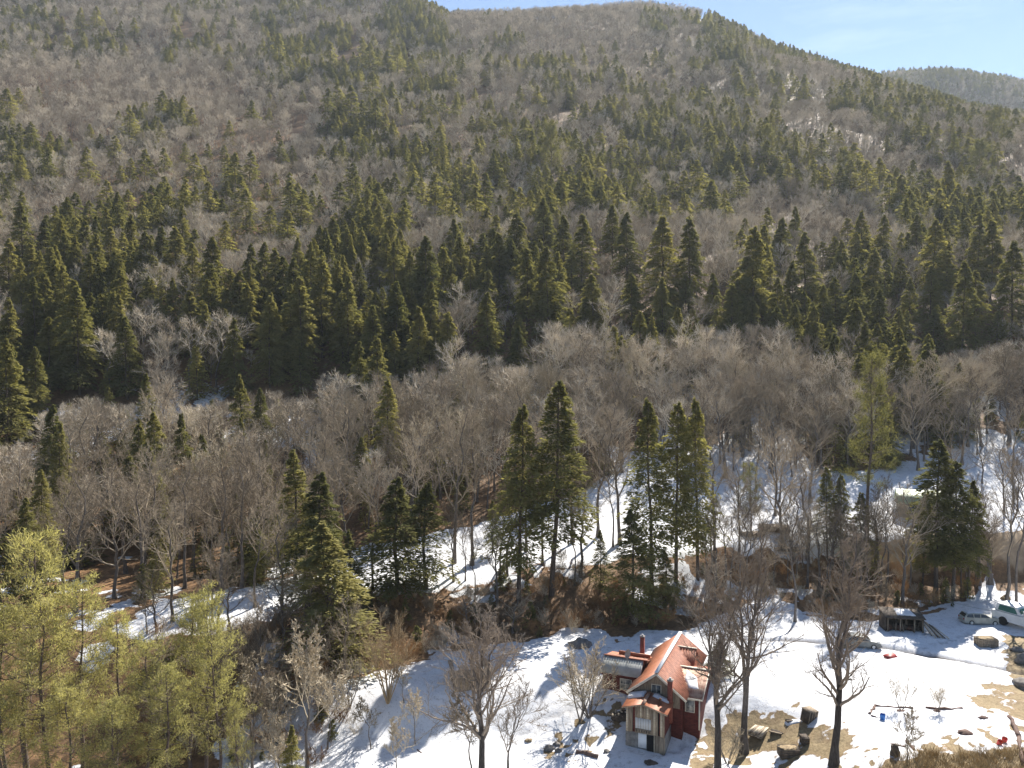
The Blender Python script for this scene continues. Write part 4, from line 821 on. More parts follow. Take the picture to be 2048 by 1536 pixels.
# left wing: brick red wall, grey front roof, red back roof
prism('wing_wall', [(3.15, -2.6), (7.4, -2.6), (7.4, 2.2), (4.5, 2.78), (3.15, 1.72)], 'x', -3.4, 0.33, M_RED, hs)
slab('wing_roof', (-3.65, 4.5, 2.9), (0.6, 4.5, 2.9), (0.6, 2.9, 1.6), (-3.65, 2.9, 1.6), 0.07, M_GREYR, hs, ribs=16, rh=0.018)
slab('wing_roof', (-3.65, 4.52, 2.91), (0.8, 4.52, 2.91), (0.8, 7.6, 2.2), (-3.65, 7.6, 2.2), 0.07, M_ROOFL, hs, ribs=12, rh=0.02)
bar('ridge_cap', (-3.7, 4.5, 2.94), (1.2, 4.5, 2.94), .22, .05, M_ROOFR, hs)
bar('parapet', (-2.5, 6.2, 2.75), (0.9, 6.2, 2.75), .2, .35, M_ROOFL, hs); bar('eave_board', (-3.65, 2.88, 1.52), (0.3, 2.88, 1.52), .05, .13, M_RED, hs)
win(hs, -0.95, 3.14, 0.05, 1.25, 1.15, 'y', rows=2, cols=2, m_gl=M_CURT); win(hs, -2.6, 3.14, 0.35, 0.5, 0.6, 'y') if False else None
B('corner_board', -3.46, -3.36, 3.09, 3.2, -1.5, 1.6, M_BRICK)
# porch built of old boards on a stone cellar
prism('porch_wall', [(0.55, -1.45), (4.3, -1.45), (4.3, 0.92), (2.3, 1.42), (0.55, 0.92)], 'y', -2.55, 0.2, M_RED, hs)
slab('porch_roof', (2.3, -3.0, 1.56), (2.3, 0.1, 1.56), (0.2, 0.1, 0.95), (0.2, -3.0, 0.95), 0.07, M_ROOFL, hs, ribs=10, rh=0.03)
slab('porch_roof', (2.3, -3.0, 1.56), (2.3, 0.1, 1.56), (4.65, 0.1, 0.9), (4.65, -3.0, 0.9), 0.07, M_ROOFL, hs, ribs=10, rh=0.03)
bar('ridge_cap', (2.3, -3.02, 1.6), (2.3, 0.1, 1.6), .34, .04, M_ROOFT, hs)
bar('rake_board', (2.3, -3.02, 1.5), (0.2, -3.02, .89), .05, .1, M_WOOD, hs); bar('rake_board', (2.3, -3.02, 1.5), (4.65, -3.02, .84), .05, .1, M_WOOD, hs)
for i in range(17):
    x = 0.56+i*0.222; zt = 0.92+0.5*(1-abs(x+.1-2.3)/2.0)-0.06; inw = 1.55 < x < 2.95
    if 1.08 < x < 1.25 or 3.55 < x < 3.78: continue
    B('board', x, x+0.205, -2.61-0.02*(i % 3), -2.56, (-0.0 if inw else -1.45)+rng.uniform(-.05, .05), zt, M_WOOD if i % 3 else M_WOODL)
B('opening', 1.08, 1.24, -2.57, -2.552, -1.4, .8, M_BLACK); B('opening', 3.55, 3.78, -2.57, -2.552, -1.4, .8, M_BLACK)
B('window_panel', 1.5, 3.0, -2.66, -2.60, -1.0, 0.02, M_TARP)
for k in range(1, 6): B('batten', 1.5+k*.25, 1.53+k*.25, -2.68, -2.662, -1.0, 0.0, M_WOOD)
B('ornate_rail', 1.5, 3.0, -2.68, -2.60, -1.42, -1.03, M_WOOD)
for k in range(6): B('rail_cutout', 1.58+k*.24, 1.70+k*.24, -2.69, -2.682, -1.33, -1.12, M_WOODD)
B('foundation', 0.5, 4.35, -2.5, 0.3, -4.4, -1.46, M_STONE)
B('white_panel', 1.75, 2.55, -2.56, -2.505, -2.9, -1.5, M_WHITE); B('door_opening', 2.6, 3.25, -2.53, -2.505, -3.35, -1.55, M_BLACK)
B('door_post', 3.27, 3.36, -2.56, -2.505, -3.6, -1.5, M_WOODL); B('plank_facing', 3.38, 4.34, -2.56, -2.505, -3.9, -1.5, M_WOOD)
# chimneys
def chimney(x, y, z0, z1, w, label_part, mt_):
    o = B(label_part, x-w/2, x+w/2, y-w/2, y+w/2, z0, z1, mt_); bm_box('cap', x-w/2-.05, x+w/2+.05, y-w/2-.05, y+w/2+.05, z1+.003, z1+.10, M_STONE, o)
    bm_box('flue', x-.09, x+.09, y-.09, y+.09, z1+.103, z1+.3, M_TARP, o)
chimney(-0.35, 7.9, 0, 4.15, .42, 'chimney', M_BRICK); chimney(4.35, -0.25, -1, 3.15, .45, 'chimney', M_BRICK)
B('vent_pipe', 3.55, 3.75, -1.55, -1.35, 0.9, 1.75, M_IRON)
snow_patch([(5.75, 2.3, 1.62), (6.7, 2.4, 1.65), (6.2, 4.0, 2.12), (5.0, 5.0, 2.42), (5.1, 3.6, 2.0)], .09, HM, 'wedge of snow on the red roof of the right wing beside the valley')
snow_patch([(0.3, -1.0, 1.0), (1.9, -1.0, 1.46), (2.0, 0.05, 1.5), (0.1, 0.3, 0.97)], .25, HM, 'long snow patch lying behind the left half of the porch roof')
snow_patch([(2.7, -0.6, 1.47), (4.2, -0.7, 1.05), (4.5, 0.0, 0.95), (2.8, 0.05, 1.44)], .2, HM, 'broken snow patch at the back right of the porch roof')
sdish = empty('satellite_dish', HM @ Vector((-1.05, 4.1, 2.6)), 0.6); tag(sdish, 'small grey satellite dish on a short mast on the grey roof wing', 'satellite dish')
v_, q_2 = tubes(np.array([[[0, 0, 0], [0, 0, .45], [0, .05, .7]]]), np.array([[.03, .03, .025]]), 8); link('mast', mesh('mast', v_, [q_2], M_GREYR), sdish)
ring = [(0.42*math.cos(a)*r_, 0.12-0.16*(r_*r_), 0.9+0.5*math.sin(a)*r_) for r_ in (1, .5, .01) for a in np.linspace(0, 2*math.pi, 17)[:-1]]
link('reflector', mesh('reflector', ring, [[(j*16+i, j*16+(i+1) % 16, j*16+16+(i+1) % 16, j*16+16+i) for j in range(2) for i in range(16)]], M_GREYR, smooth=True), sdish)
bar('feed_arm', (0, 0.0, .5), (0, -.45, .85), .03, .03, M_GREYR, sdish)
# ------------------------------------------------------------------ vehicles
M_SILVER = surf('silver_car_paint', (0.11, 0.12, 0.12), (0.20, 0.21, 0.205), 2, rough=0.4, metal=0.2, spec=0.5)
M_CARW = surf('dull_white_paint', (0.30, 0.29, 0.24), (0.46, 0.45, 0.39), 2.0, rough=0.6)
M_CGLASS = surf('dark_car_glass', (0.015, 0.018, 0.02), (0.05, 0.055, 0.06), 1, rough=0.06, spec=0.7)
M_TYRE = surf('tyre_rubber', (0.012, 0.012, 0.012), (0.03, 0.03, 0.03), 5); M_LAMP = surf('lamp_lens', (0.55, 0.55, 0.5), (0.7, 0.7, 0.68), 2, rough=.15); M_TAIL = surf('tail_lens', (0.35, 0.02, 0.02), (0.45, 0.03, 0.03), 2, rough=.2)
M_GREENG = surf('green_tinted_glass', (0.03, 0.10, 0.08), (0.07, 0.18, 0.14), 1.5, rough=0.08, spec=0.6)
def car(name, loc, rz, prof, glass, L, Wd, wheels, paint, label, cat_):
    """side profile lofted across the width with tumblehome; +x is the front"""
    t = empty(name, loc, rz); tag(t, label, cat_)
    cs = [(-1, .0), (-.97, 1), (-.6, 1), (0, 1), (.6, 1), (.97, 1), (1, .0)]; P = np.array(prof); n_ = len(P); V, Q = [], []
    for s_, _ in [(-1, 0), (-.86, 0), (0, 0), (.86, 0), (1, 0)]:
        for x, z in P:
            tum = 1-0.20*max(0, (z-0.85)/0.6); edge = 1 if abs(s_) < .9 else 1; zz = z-(0.035 if abs(s_) == 1 else 0)*(z > .5); V.append((x*(1-0.02*(abs(s_) == 1)), s_*Wd/2*tum, zz))
    for k in range(4):
        for i in range(n_): a = k*n_+i; b = k*n_+(i+1) % n_; Q.append((a, b, b+n_, a+n_))
    me = bpy.data.meshes.new('body'); me.from_pydata(V, [], Q+[list(range(n_))[::-1], list(range(4*n_, 5*n_))]); me.materials.append(paint); me.update(); body = link('body', me, t)
    for s_ in (-1, 1):
        for g in glass['side']:
            VV = [(x, s_*(Wd/2*(1-0.20*max(0, (z-0.85)/0.6))+0.012), z) for x, z in g]; me = bpy.data.meshes.new('side_window'); me.from_pydata(VV, [], [list(range(len(g)))]); me.materials.append(M_CGLASS); me.update(); link('side_window', me, t)
    for nm in ('windscreen', 'rear_window'):
        (x0, z0), (x1, z1) = glass[nm]; o_ = 0.015 if nm == 'windscreen' else -0.015
        VV = [(x0+o_, -Wd*.41, z0+.012), (x0+o_, Wd*.41, z0+.012), (x1+o_, Wd*.35, z1+.012), (x1+o_, -Wd*.35, z1+.012)]; me = bpy.data.meshes.new(nm); me.from_pydata(VV, [], [(0, 1, 2, 3)]); me.materials.append(M_CGLASS); me.update(); link(nm, me, t)
    for x in wheels:
        for s_ in (-1, 1):
            a = np.linspace(0, 2*math.pi, 19)[:-1]
            def disc(r_, y0, y1, m_, nm, p_):
                VV = [(x+r_*math.cos(b), s_*y, .32+r_*math.sin(b)) for y in (y0, y1) for b in a]; QQ = [[i, (i+1) % 18, 18+(i+1) % 18, 18+i] for i in range(18)]+[list(range(18))[::-1], list(range(18, 36))]
                me = bpy.data.meshes.new(nm); me.from_pydata(VV, [], QQ); me.materials.append(m_); me.update(); return link(nm, me, p_)
            ty = disc(.32, Wd/2-.2, Wd/2+.015, M_TYRE, 'wheel', t); disc(.19, Wd/2+.016, Wd/2+.03, M_LAMP, 'rim', ty)
    xf = max(P[:, 0]); xr = min(P[:, 0])
    for s_ in (-1, 1):
        bm_box('headlight', xf-.16, xf+.012, s_*Wd*.36-.16, s_*Wd*.36+.16, .60, .74, M_LAMP, t); bm_box('tail_light', xr-.012, xr+.12, s_*Wd*.38-.13, s_*Wd*.38+.13, .68, .86, M_TAIL, t)
    for x0, x1, nm in ((xf-.05, xf+.05, 'front_bumper'), (xr-.05, xr+.05, 'rear_bumper')): bm_box(nm, x0, x1, -Wd*.46, Wd*.46, .30, .48, paint, t)
    return t
sedan = [(-2.25, .35), (-2.28, .75), (-2.2, .98), (-1.75, 1.03), (-1.05, 1.42), (-.3, 1.47), (.35, 1.42), (1.1, 1.02), (1.75, .93), (2.18, .78), (2.27, .55), (2.22, .3), (1.8, .24), (-1.8, .24)]
sg = {'side': [[(-1.35, 1.02), (-.92, 1.36), (-.35, 1.39), (-.38, 1.0)], [(-.28, 1.0), (-.26, 1.39), (.3, 1.35), (.88, 1.0)]], 'windscreen': ((1.06, 1.04), (.38, 1.41)), 'rear_window': ((-1.7, 1.05), (-1.08, 1.41))}
x, y, z = G(1719, 1293); car('parked_car', (x, y, z+.02), math.radians(-13), sedan, sg, 4.5, 1.8, (-1.38, 1.42), M_SILVER, 'silver sedan parked in the snow in front of the brown bank', 'car')
mcar = Matrix.Translation((x, y, z)) @ Matrix.Rotation(math.radians(-13), 4, 'Z')
snow_patch([(1.2, -.7, 1.02), (2.1, -.7, .84), (2.15, .7, .84), (1.15, .75, 1.02)], .09, mcar, 'snow lying on the bonnet of the silver sedan'); snow_patch([(-2.1, -.6, 1.0), (-1.75, -.7, 1.03), (-1.7, .7, 1.03), (-2.1, .65, 1.0)], .1, mcar, 'snow lying on the boot lid of the silver sedan')
wagon = [(-2.35, .35), (-2.38, .8), (-2.3, 1.0), (-2.0, 1.40), (-1.2, 1.48), (-.1, 1.47), (.35, 1.4), (1.0, 1.0), (1.85, .92), (2.3, .8), (2.38, .55), (2.32, .3), (1.9, .24), (-1.9, .24)]
wg = {'side': [[(-2.12, 1.03), (-1.9, 1.36), (-1.25, 1.40), (-1.2, 1.0)], [(-1.1, 1.0), (-1.12, 1.4), (-.35, 1.4), (-.38, 1.0)], [(-.28, 1.0), (-.25, 1.4), (.28, 1.33), (.8, 1.0)]], 'windscreen': ((.97, 1.02), (.38, 1.39)), 'rear_window': ((-2.28, 1.02), (-2.02, 1.38))}
x, y, z = G(1960, 1247); car('parked_car', (x, y, z+.02), math.radians(-4), wagon, wg, 4.7, 1.75, (-1.45, 1.45), M_CARW, 'old cream white station wagon standing in snow below the trees', 'car')
mcar = Matrix.Translation((x, y, z)) @ Matrix.Rotation(math.radians(-4), 4, 'Z'); snow_patch([(-1.8, -.5, 1.46), (.2, -.55, 1.46), (.25, .55, 1.46), (-1.8, .5, 1.46)], .10, mcar, 'thin snow on the roof of the cream station wagon')
# white pickup at the right edge
x, y, z = G(2068, 1262); tk = empty('pickup_truck', (x, y, z), math.radians(-63)); tk.scale = (1.35, 1.35, 1.35); tag(tk, 'white pickup truck with a long side cut by the right edge', 'truck')
M_TRUCK = surf('truck_white', (0.60, 0.61, 0.60), (0.78, 0.78, 0.76), 1.2, rough=0.45)
# truck faces away from the camera: bed near, cab beyond (+y of local = towards the yard)
prism('body', [(-3.4, .45), (-3.4, 1.25), (3.6, 1.3), (3.6, .45)], 'y', -1.0, 1.0, M_TRUCK, tk).name = 'body'
prism('cab', [(-3.2, 1.302), (-2.9, 2.0), (-1.1, 2.02), (-.7, 1.302)], 'y', -.9, .9, M_TRUCK, tk)
for s_ in (-1, 1): prism('side_window', [(-2.85, 1.36), (-2.7, 1.9), (-1.3, 1.92), (-1.0, 1.36)], 'y', s_*.905-.008, s_*.905+.008, M_GREENG, tk)
bm_box('rear_window', -.9, -.75, -.75, .75, 1.45, 1.9, M_GREENG, tk); bm_box('side_panel', -.4, 3.6, -1.03, -.93, 1.30, 1.9, M_TRUCK, tk); bm_box('side_panel', -.4, 3.6, .93, 1.03, 1.30, 1.9, M_TRUCK, tk)
bm_box('tailgate', 3.5, 3.62, -.92, .92, 1.3, 1.9, M_TRUCK, tk)
for xx in (-2.3, 2.3):
    for s_ in (-1, 1):
        a = np.linspace(0, 2*math.pi, 17)[:-1]; VV = [(xx+.42*math.cos(b), s_*yy, .42+.42*math.sin(b)) for yy in (.78, 1.04) for b in a]
        me = bpy.data.meshes.new('wheel'); me.from_pydata(VV, [], [[i, (i+1) % 16, 16+(i+1) % 16, 16+i] for i in range(16)]+[list(range(16))[::-1], list(range(16, 32))]); me.materials.append(M_TYRE); me.update(); link('wheel', me, tk)
mtk = Matrix.Translation((x, y, z)) @ Matrix.Rotation(math.radians(-63), 4, 'Z') @ Matrix.Scale(1.35, 4); snow_patch([(-.2, -.85, 1.32), (3.4, -.85, 1.32), (3.4, .85, 1.32), (-.2, .85, 1.32)], .3, mtk, 'snow filling the bed of the white pickup')
# ------------------------------------------------------------------ sheds, piles and small things of the yard
x, y, z = G(1812, 1266); sh = empty('lean_to_shed', (x, y, z), -0.1); tag(sh, 'collapsing dark lean-to shed with leaning boards and snow on its roof', 'shed')
for px_, py_, h_ in ((-2.2, 0, 1.9), (-.7, 0, 1.85), (1.0, 0, 1.8), (2.0, 0, 1.55), (-2.3, 2.4, 2.3), (2.1, 2.4, 2.2)): B_ = bm_box('post', px_-.06, px_+.06, py_-.06, py_+.06, -.3, h_, M_WOOD, sh)
slab('roof', (-2.6, 2.7, 2.45), (2.4, 2.7, 2.35), (2.3, -.3, 1.85), (-2.6, -.3, 1.95), .07, M_WOODD, sh, ribs=8)
bar('beam', (-2.5, 0, 1.86), (2.3, 0, 1.78), .1, .14, M_WOOD, sh); bm_box('back_wall', -2.4, 2.2, 2.45, 2.55, -.4, 2.2, M_WOODD, sh); bm_box('side_wall', -2.42, -2.34, .1, 2.4, -.4, 2.0, M_WOODD, sh); bm_box('side_wall', 2.1, 2.18, .1, 2.4, -.4, 1.95, M_WOODD, sh)
for k in range(9):
    xa = -1.6+k*.42+rng.uniform(-.1, .1); bar('leaning_board', (xa, rng.uniform(-.2, 1.2), -.1), (xa+rng.uniform(-.5, .5), rng.uniform(.2, 1.6), rng.uniform(1.0, 1.8)), .13, .03, M_WOOD if k % 2 else M_WOODD, sh)
for k in range(8):
    xa = 2.1+k*.22; bar('fallen_board', (xa-.3, .9-rng.uniform(0, .6), 1.7-k*.12), (xa+.7+rng.uniform(-.2, .3), -.8-rng.uniform(0, .9), .02), .16, .04, (M_WOOD, M_WOODL, M_WOODD)[k % 3], sh)
for k in range(6): o = blob('stored_junk', M_WOODD if k % 2 else M_IRON, sh, (.5, .4, .5), seed=k+3, rough=.4); o.location = (-1.9+k*.7, 1.1+rng.uniform(-.4, .4), .25)
msh = Matrix.Translation((x, y, z)) @ Matrix.Rotation(-.1, 4, 'Z'); snow_patch([(-.9, .5, 2.02), (1.3, .5, 2.0), (1.2, 2.2, 2.28), (-.8, 2.2, 2.3)], .18, msh, 'rounded snow pad on the lean-to shed roof')
def crate(px_, py_, w, d, h, label, m1, name='wooden_crate', rz=0.0, top=None, cat_='crate'):
    x, y, z = G(px_, py_); t = empty(name, (x, y, z-.05), rz); tag(t, label, cat_)
    n_ = max(2, int(h/.22))
    for k in range(n_):
        z0 = k*h/n_; z1 = (k+1)*h/n_-.025; j = rng.uniform(-.015, .015)
        bm_box('board', -w/2, w/2, -d/2-.02+j, -d/2+.03+j, z0, z1, m1, t); bm_box('board', -w/2, w/2, d/2-.03, d/2+.02, z0, z1, m1, t)
        bm_box('board', -w/2-.02, -w/2+.03, -d/2+.032, d/2-.032, z0, z1, m1, t); bm_box('board', w/2-.03, w/2+.02, -d/2+.032, d/2-.032, z0, z1, m1, t)
    bm_box('filling', -w/2+.04, w/2-.04, -d/2+.04, d/2-.04, .02, h-.05, M_WOODD, t)
    if top: o = blob('filling_top', top, t, (w*.46, d*.46, .08), seed=int(px_) % 17, rough=.5, flat=.2); o.location = (0, 0, h-.02)
    return t
crate(1972, 1291, 2.2, 1.4, 1.0, 'weathered wooden bin heaped with dry plants near the station wagon', M_WOOD, top=M_GRASSY, name='compost_bin', cat_='bin')
crate(1577, 1510, 1.8, 1.1, .8, 'square wooden compost bin topped with dead grass below the lumber', M_WOODD, top=M_GRASSY, name='compost_bin', cat_='bin')
crate(1609, 1486, .6, 1.0, .75, 'small dark open box to the right of the grass topped bin', M_WOODD)
x, y, z = G(1616, 1441); bx_ = empty('wooden_crate', (x, y, z), .5); tag(bx_, 'tilted brown wooden box at the upper edge of the dead grass', 'crate')
bm_box('side', -.55, .55, -.5, .5, -.1, 1.1, M_WOODD, bx_, rot=(.12, .1, 0)); bm_box('lid', -.6, .6, -.55, .55, 1.103, 1.17, M_WOOD, bx_, rot=(.12, .1, 0))
for k in range(4): bm_box('batten', -.56+k*.37, -.48+k*.37, -.53, -.503, -.1, 1.08, M_WOOD, bx_, rot=(.12, .1, 0))
def plank_pile(px_, py_, n_, L, rz, label, m1, levels=3, w=.2):
    x, y, z = G(px_, py_); t = empty('lumber_pile', (x, y, z), rz); tag(t, label, 'lumber')
    for l in range(levels):
        for k in range(n_):
            o = bm_box('plank', -L/2, L/2, -w/2, w/2, 0, .07, m1 if (k+l) % 3 else M_WOOD, t, loc=(rng.uniform(-.12, .12), (k-n_/2)*(w+.03)+rng.uniform(-.02, .02), .05+l*.16), rot=(0, rng.uniform(-.02, .02), rng.uniform(-.05, .05)))
    for q in (-.35, .35): bm_box('bearer', q*L-.05, q*L+.05, -n_*(w+.03)/2-.1, n_*(w+.03)/2-.05, -.15, .045, M_WOODD, t)
    return t
plank_pile(1515, 1466, 6, 2.0, .9, 'stack of pale lumber on the dead grass right of the big tree', M_WOODL, 3)
plank_pile(1553, 1464, 3, 1.2, -.5, 'few dark boards lying between the pale lumber and the bin', M_WOODD, 1)
plank_pile(1582, 1440, 2, 1.4, .2, 'dark charred boards beside the small snow patch on the grass', M_WOODD, 1)
plank_pile(1548, 1062, 7, 4.5, -.25, 'big ragged lumber pile on the snowy field behind the small pine', M_WOOD, 6, .3)
plank_pile(1505, 1070, 5, 3.5, .3, 'smaller lumber pile left of the big ragged one', M_WOOD, 3, .3)
plank_pile(1572, 1102, 4, 3.6, -.05, 'long dark timber stack below the big ragged lumber pile', M_WOODD, 4, .25)
def on_ground(px_, py_, pts, th, label):
    c_ = []
    for a, b in pts: q = G(a, b); c_.append((q[0], q[1], q[2]+.02))
    return snow_patch(c_, th, Matrix.Identity(4), label)
on_ground(0, 0, [(1568, 1446), (1575, 1452), (1600, 1446), (1598, 1440), (1585, 1440)], .12, 'little oval snow patch left on the dead grass')
x, y, z = G(1765, 1441); bk = empty('blue_bucket', (x, y, z), 0); tag(bk, 'bright blue bucket standing in the snow by the garden border', 'bucket')
M_BLUE = surf('blue_plastic', (0.02, 0.13, 0.42), (0.04, 0.20, 0.55), 3, rough=.4); M_REDP = surf('red_plastic', (0.55, 0.015, 0.02), (0.7, 0.04, 0.04), 3, rough=.4)
def pail(t, r_, h_, m_, x0=0, y0=0):
    P_ = np.array([[[x0, y0, 0], [x0, y0, h_*.5], [x0, y0, h_]]]); v_, q_3 = tubes(P_, np.array([[r_*.8, r_*.9, r_]]), 16); n0 = len(v_)
    v2, q4 = tubes(P_[:, ::-1]+[0, 0, .02], np.array([[r_*.95, r_*.85, r_*.75]]), 16); link('shell', mesh('shell', np.concatenate([v_, v2]), [q_3, q4+n0], m_, smooth=True), t)
    a = np.linspace(0, 2*math.pi, 17)[:-1]; me = bpy.data.meshes.new('base'); me.from_pydata([(x0+r_*.78*math.cos(b), y0+r_*.78*math.sin(b), .01) for b in a], [], [list(range(16))]); me.materials.append(m_); me.update(); link('base', me, t)
    an = np.linspace(0, math.pi, 9); hp_ = np.array([[[x0+r_*math.cos(b), y0-.03, h_+r_*.7*math.sin(b)] for b in an]]); v_, q_3 = tubes(hp_, np.full((1, 9), .015), 5); link('handle', mesh('handle', v_, [q_3], M_IRON), t)
pail(bk, .26, .6, M_BLUE)
for px_, py_, lab in ((1997, 1490, 'dull red bucket tipped in the snow, left of two'), (2008, 1486, 'bright red bucket in the snow, right of two')):
    x, y, z = G(px_, py_); t = empty('red_bucket', (x, y, z+.05), .4); tag(t, lab, 'bucket'); pail(t, .24, .45, M_REDP); t.rotation_euler = (.5 if px_ < 2000 else .2, 0, .3)
x, y, z = G(1780, 1316); t = empty('red_sled', (x, y, z+.03), .2); tag(t, 'torn dark red plastic sled lying on snow below the lean-to shed', 'sled')
M_DRED = surf('faded_red_plastic', (0.22, 0.02, 0.02), (0.34, 0.05, 0.04), 2, rough=.5)
slab('deck', (-.7, .35, .25), (.7, .45, .5), (.8, -.35, .12), (-.75, -.3, .02), .04, M_DRED, t); bm_box('runner', -.7, .7, -.36, -.3, 0, .1, M_DRED, t); bar('rope', (.7, 0, .4), (1.3, -.2, .02), .03, .03, M_IRON, t)
# logs bordering the garden
def log_row(pts, r_, label, name='border_log', m=None, cat_='log'):
    for i in range(len(pts)-1):
        a = G(*pts[i]); b = G(*pts[i+1]); A = np.array(a)+[0, 0, r_*.6]; Bq = np.array(b)+[0, 0, r_*.6]; n_ = 7
        P_ = np.array([[A*(1-f_)+Bq*f_+rng.normal(size=3)*[.05, .05, .03] for f_ in np.linspace(0, 1, n_)]]); R_ = (r_*(1+.25*rng.normal(size=(1, n_))*.5)); R_ = np.concatenate([[[.01]], R_, [[.01]]], 1); P_ = np.concatenate([P_[:, :1], P_, P_[:, -1:]], 1)
        v_, q_3 = tubes(P_, np.abs(R_), 7); o = link(name, mesh(name, v_, [q_3], m or M_IRONW, smooth=True)); tag(o, label[i] if i < len(label) else label[-1], cat_)
M_IRONW = surf('wet_brown_log', (0.07, 0.04, 0.035), (0.20, 0.13, 0.10), 3)
log_row([(1739, 1430), (1750, 1414), (1826, 1419)], .13, ['short log at the upper left corner of the garden border', 'long log along the upper garden border left of the gap'])
log_row([(1850, 1418), (1926, 1419)], .15, ['reddish log along the upper garden border right of the gap'])
log_row([(1740, 1432), (1762, 1438)], .08, ['thin stick joining the garden border by the blue bucket'])
log_row([(1812, 1485), (1830, 1503)], .14, ['log in front of the leaning fruit tree']); log_row([(1780, 1490), (1812, 1496)], .12, ['log running from the dark stump to the fruit tree'])
log_row([(2020, 1435), (2038, 1478), (2045, 1530)], .2, ['rotten log at the right side of the garden, upper piece', 'rotten log at the right side of the garden, lower piece'])
log_row([(1152, 1506), (1196, 1516)], .24, ['dark fallen log on the snow left of the porch'])
log_row([(835, 1502), (905, 1545)], .07, ['thin pipe lying down the snow slope at lower left'])
st = []
for px_, py_, r3, lab, m_, nm, ct in [
 (1790, 1512, (.42, .4, .9), 'tall dark rotten stump at the corner of the garden border', M_WOODD, 'tree_stump', 'stump'),
 (1163, 1292, (1.35, 1.0, .75), 'flat topped brown boulder at the top of the snow slope', M_ROCK, 'boulder', 'rock'),
 (1098, 1499, (.5, .4, .35), 'brown boulder in the snow, left one of the small cluster', M_ROCK, 'boulder', 'rock'), (1113, 1491, (.35, .3, .3), 'brown boulder in the snow, upper one of the small cluster', M_ROCK, 'boulder', 'rock'),
 (1116, 1503, (.35, .3, .25), 'brown boulder in the snow, right one of the small cluster', M_ROCK, 'boulder', 'rock'), (1213, 1506, (.32, .3, .3), 'single boulder right of the fallen log', M_ROCK, 'boulder', 'rock'),
 (1058, 1482, (.4, .3, .2), 'low brown tussock above the boulder cluster', M_GRASSY, 'grass_tussock', 'grass'), (1930, 1468, (.75, .5, .3), 'reddish brown mound in the middle of the garden snow', M_IRONW, 'earth_mound', 'mound'),
 (1968, 1437, (.5, .3, .2), 'flat dark mound near the right garden side', M_IRONW, 'earth_mound', 'mound'), (1688, 1296, (.7, .45, .35), 'brown tussock beside the tall single tree and the car', M_GRASSY, 'grass_tussock', 'grass'),
 (1801, 1424, (.45, .3, .2), 'leaf litter at the foot of the bushy garden shrub', M_IRONW, 'leaf_heap', 'leaves'), (1874, 1424, (.4, .25, .2), 'leaf litter at the foot of the small thin bush', M_IRONW, 'leaf_heap', 'leaves'),
 (1440, 1352, (1.1, .8, .9), 'evergreen bush pressed against the right side of the house', M_HEM, 'evergreen_bush', 'bush'), (1240, 1437, (.9, .7, .6), 'heap of dark firewood and leaves left of the porch', M_WOODD, 'firewood_heap', 'firewood'),
 (1300, 1528, (.7, .5, .25), 'dark melt hole with debris in front of the cellar door', M_WOODD, 'debris_heap', 'debris'), (2050, 1375, (.8, 1.6, .7), 'earth and stone heap at the right edge above the grass', M_ROCK, 'stone_heap', 'stones'),
 (2035, 1302, (.8, .6, .4), 'dark stone in the leaves at the right edge of the yard', M_ROCK, 'boulder', 'rock'), (2046, 1325, (.9, .7, .9), 'heap of stones and brush at the right edge by the track', M_ROCK, 'stone_heap', 'stones'),
 (2012, 1200, (.7, .5, .6), 'brown bush in the snow gap above the white truck', M_GRASSY, 'grass_tussock', 'grass'), (1770, 1318, (.2, .2, .12), 'small clod left of the red sled', M_IRONW, 'clod', 'clod')]:
    x, y, z = G(px_, py_)
    if nm == 'evergreen_bush': o = HEM0.place(3, x, y, 4.2, wid=2.3); tag(o, lab, ct); continue
    o = blob(nm, m_, None, r3, seed=int(px_) % 23, rough=.35, sub=2); o.location = (x, y, z+r3[2]*.15); tag(o, lab, ct)
for k in range(14):
    x, y, z = G(1236+rng.uniform(-14, 14), 1440+rng.uniform(-8, 6)); a = rng.uniform(0, 3)
    v_, q_3 = tubes(np.array([[[-.35, 0, 0], [-.35, 0, 0], [.35, 0, 0], [.35, 0, 0]]]), np.array([[.01, .1, .1, .01]]), 7); o = link('firewood_log', mesh('firewood_log', v_, [q_3], M_WOODL if k % 2 else M_WOODD), None, (x, y, z+.35+rng.uniform(0, .35)), a); tag(o, 'split firewood log tossed on the heap left of the porch', 'log', 'firewood logs left of the porch')
# brushy hut with snow on top on the snow slope
x, y, z = G(940, 1366); ht = empty('low_shed', (x, y, z), .25); tag(ht, 'low brown shed half buried in brush with snow on its roof', 'shed')
bm_box('wall', -1.9, 1.9, -1.2, 1.4, -.5, 1.35, M_WOODD, ht); slab('roof', (-2.1, 1.7, 2.0), (2.1, 1.7, 1.9), (2.2, -1.5, 1.3), (-2.1, -1.5, 1.35), .1, M_WOOD, ht, ribs=8)
for k in range(13): bm_box('board', -1.9+k*.29, -1.64+k*.29, -1.25, -1.203, -.4, 1.3+rng.uniform(-.1, .02), M_WOOD if k % 2 else M_GRASSY, ht)
mh = Matrix.Translation((x, y, z)) @ Matrix.Rotation(.25, 4, 'Z'); snow_patch([(-1.8, -.4, 1.55), (1.4, -.3, 1.53), (1.6, 1.4, 1.86), (-1.7, 1.5, 1.93)], .25, mh, 'thick snow on the roof of the low brown shed')
for k in range(7):
    X, Y, Z_ = G(905+k*12, 1368-(k % 3)*4); o = SHR.place(k % 3, X, Y, rng.uniform(1.6, 2.6), wid=1.3); tag(o, 'tan dry shrub leaning on the low brown shed', 'shrub', 'dry shrubs round the low brown shed')
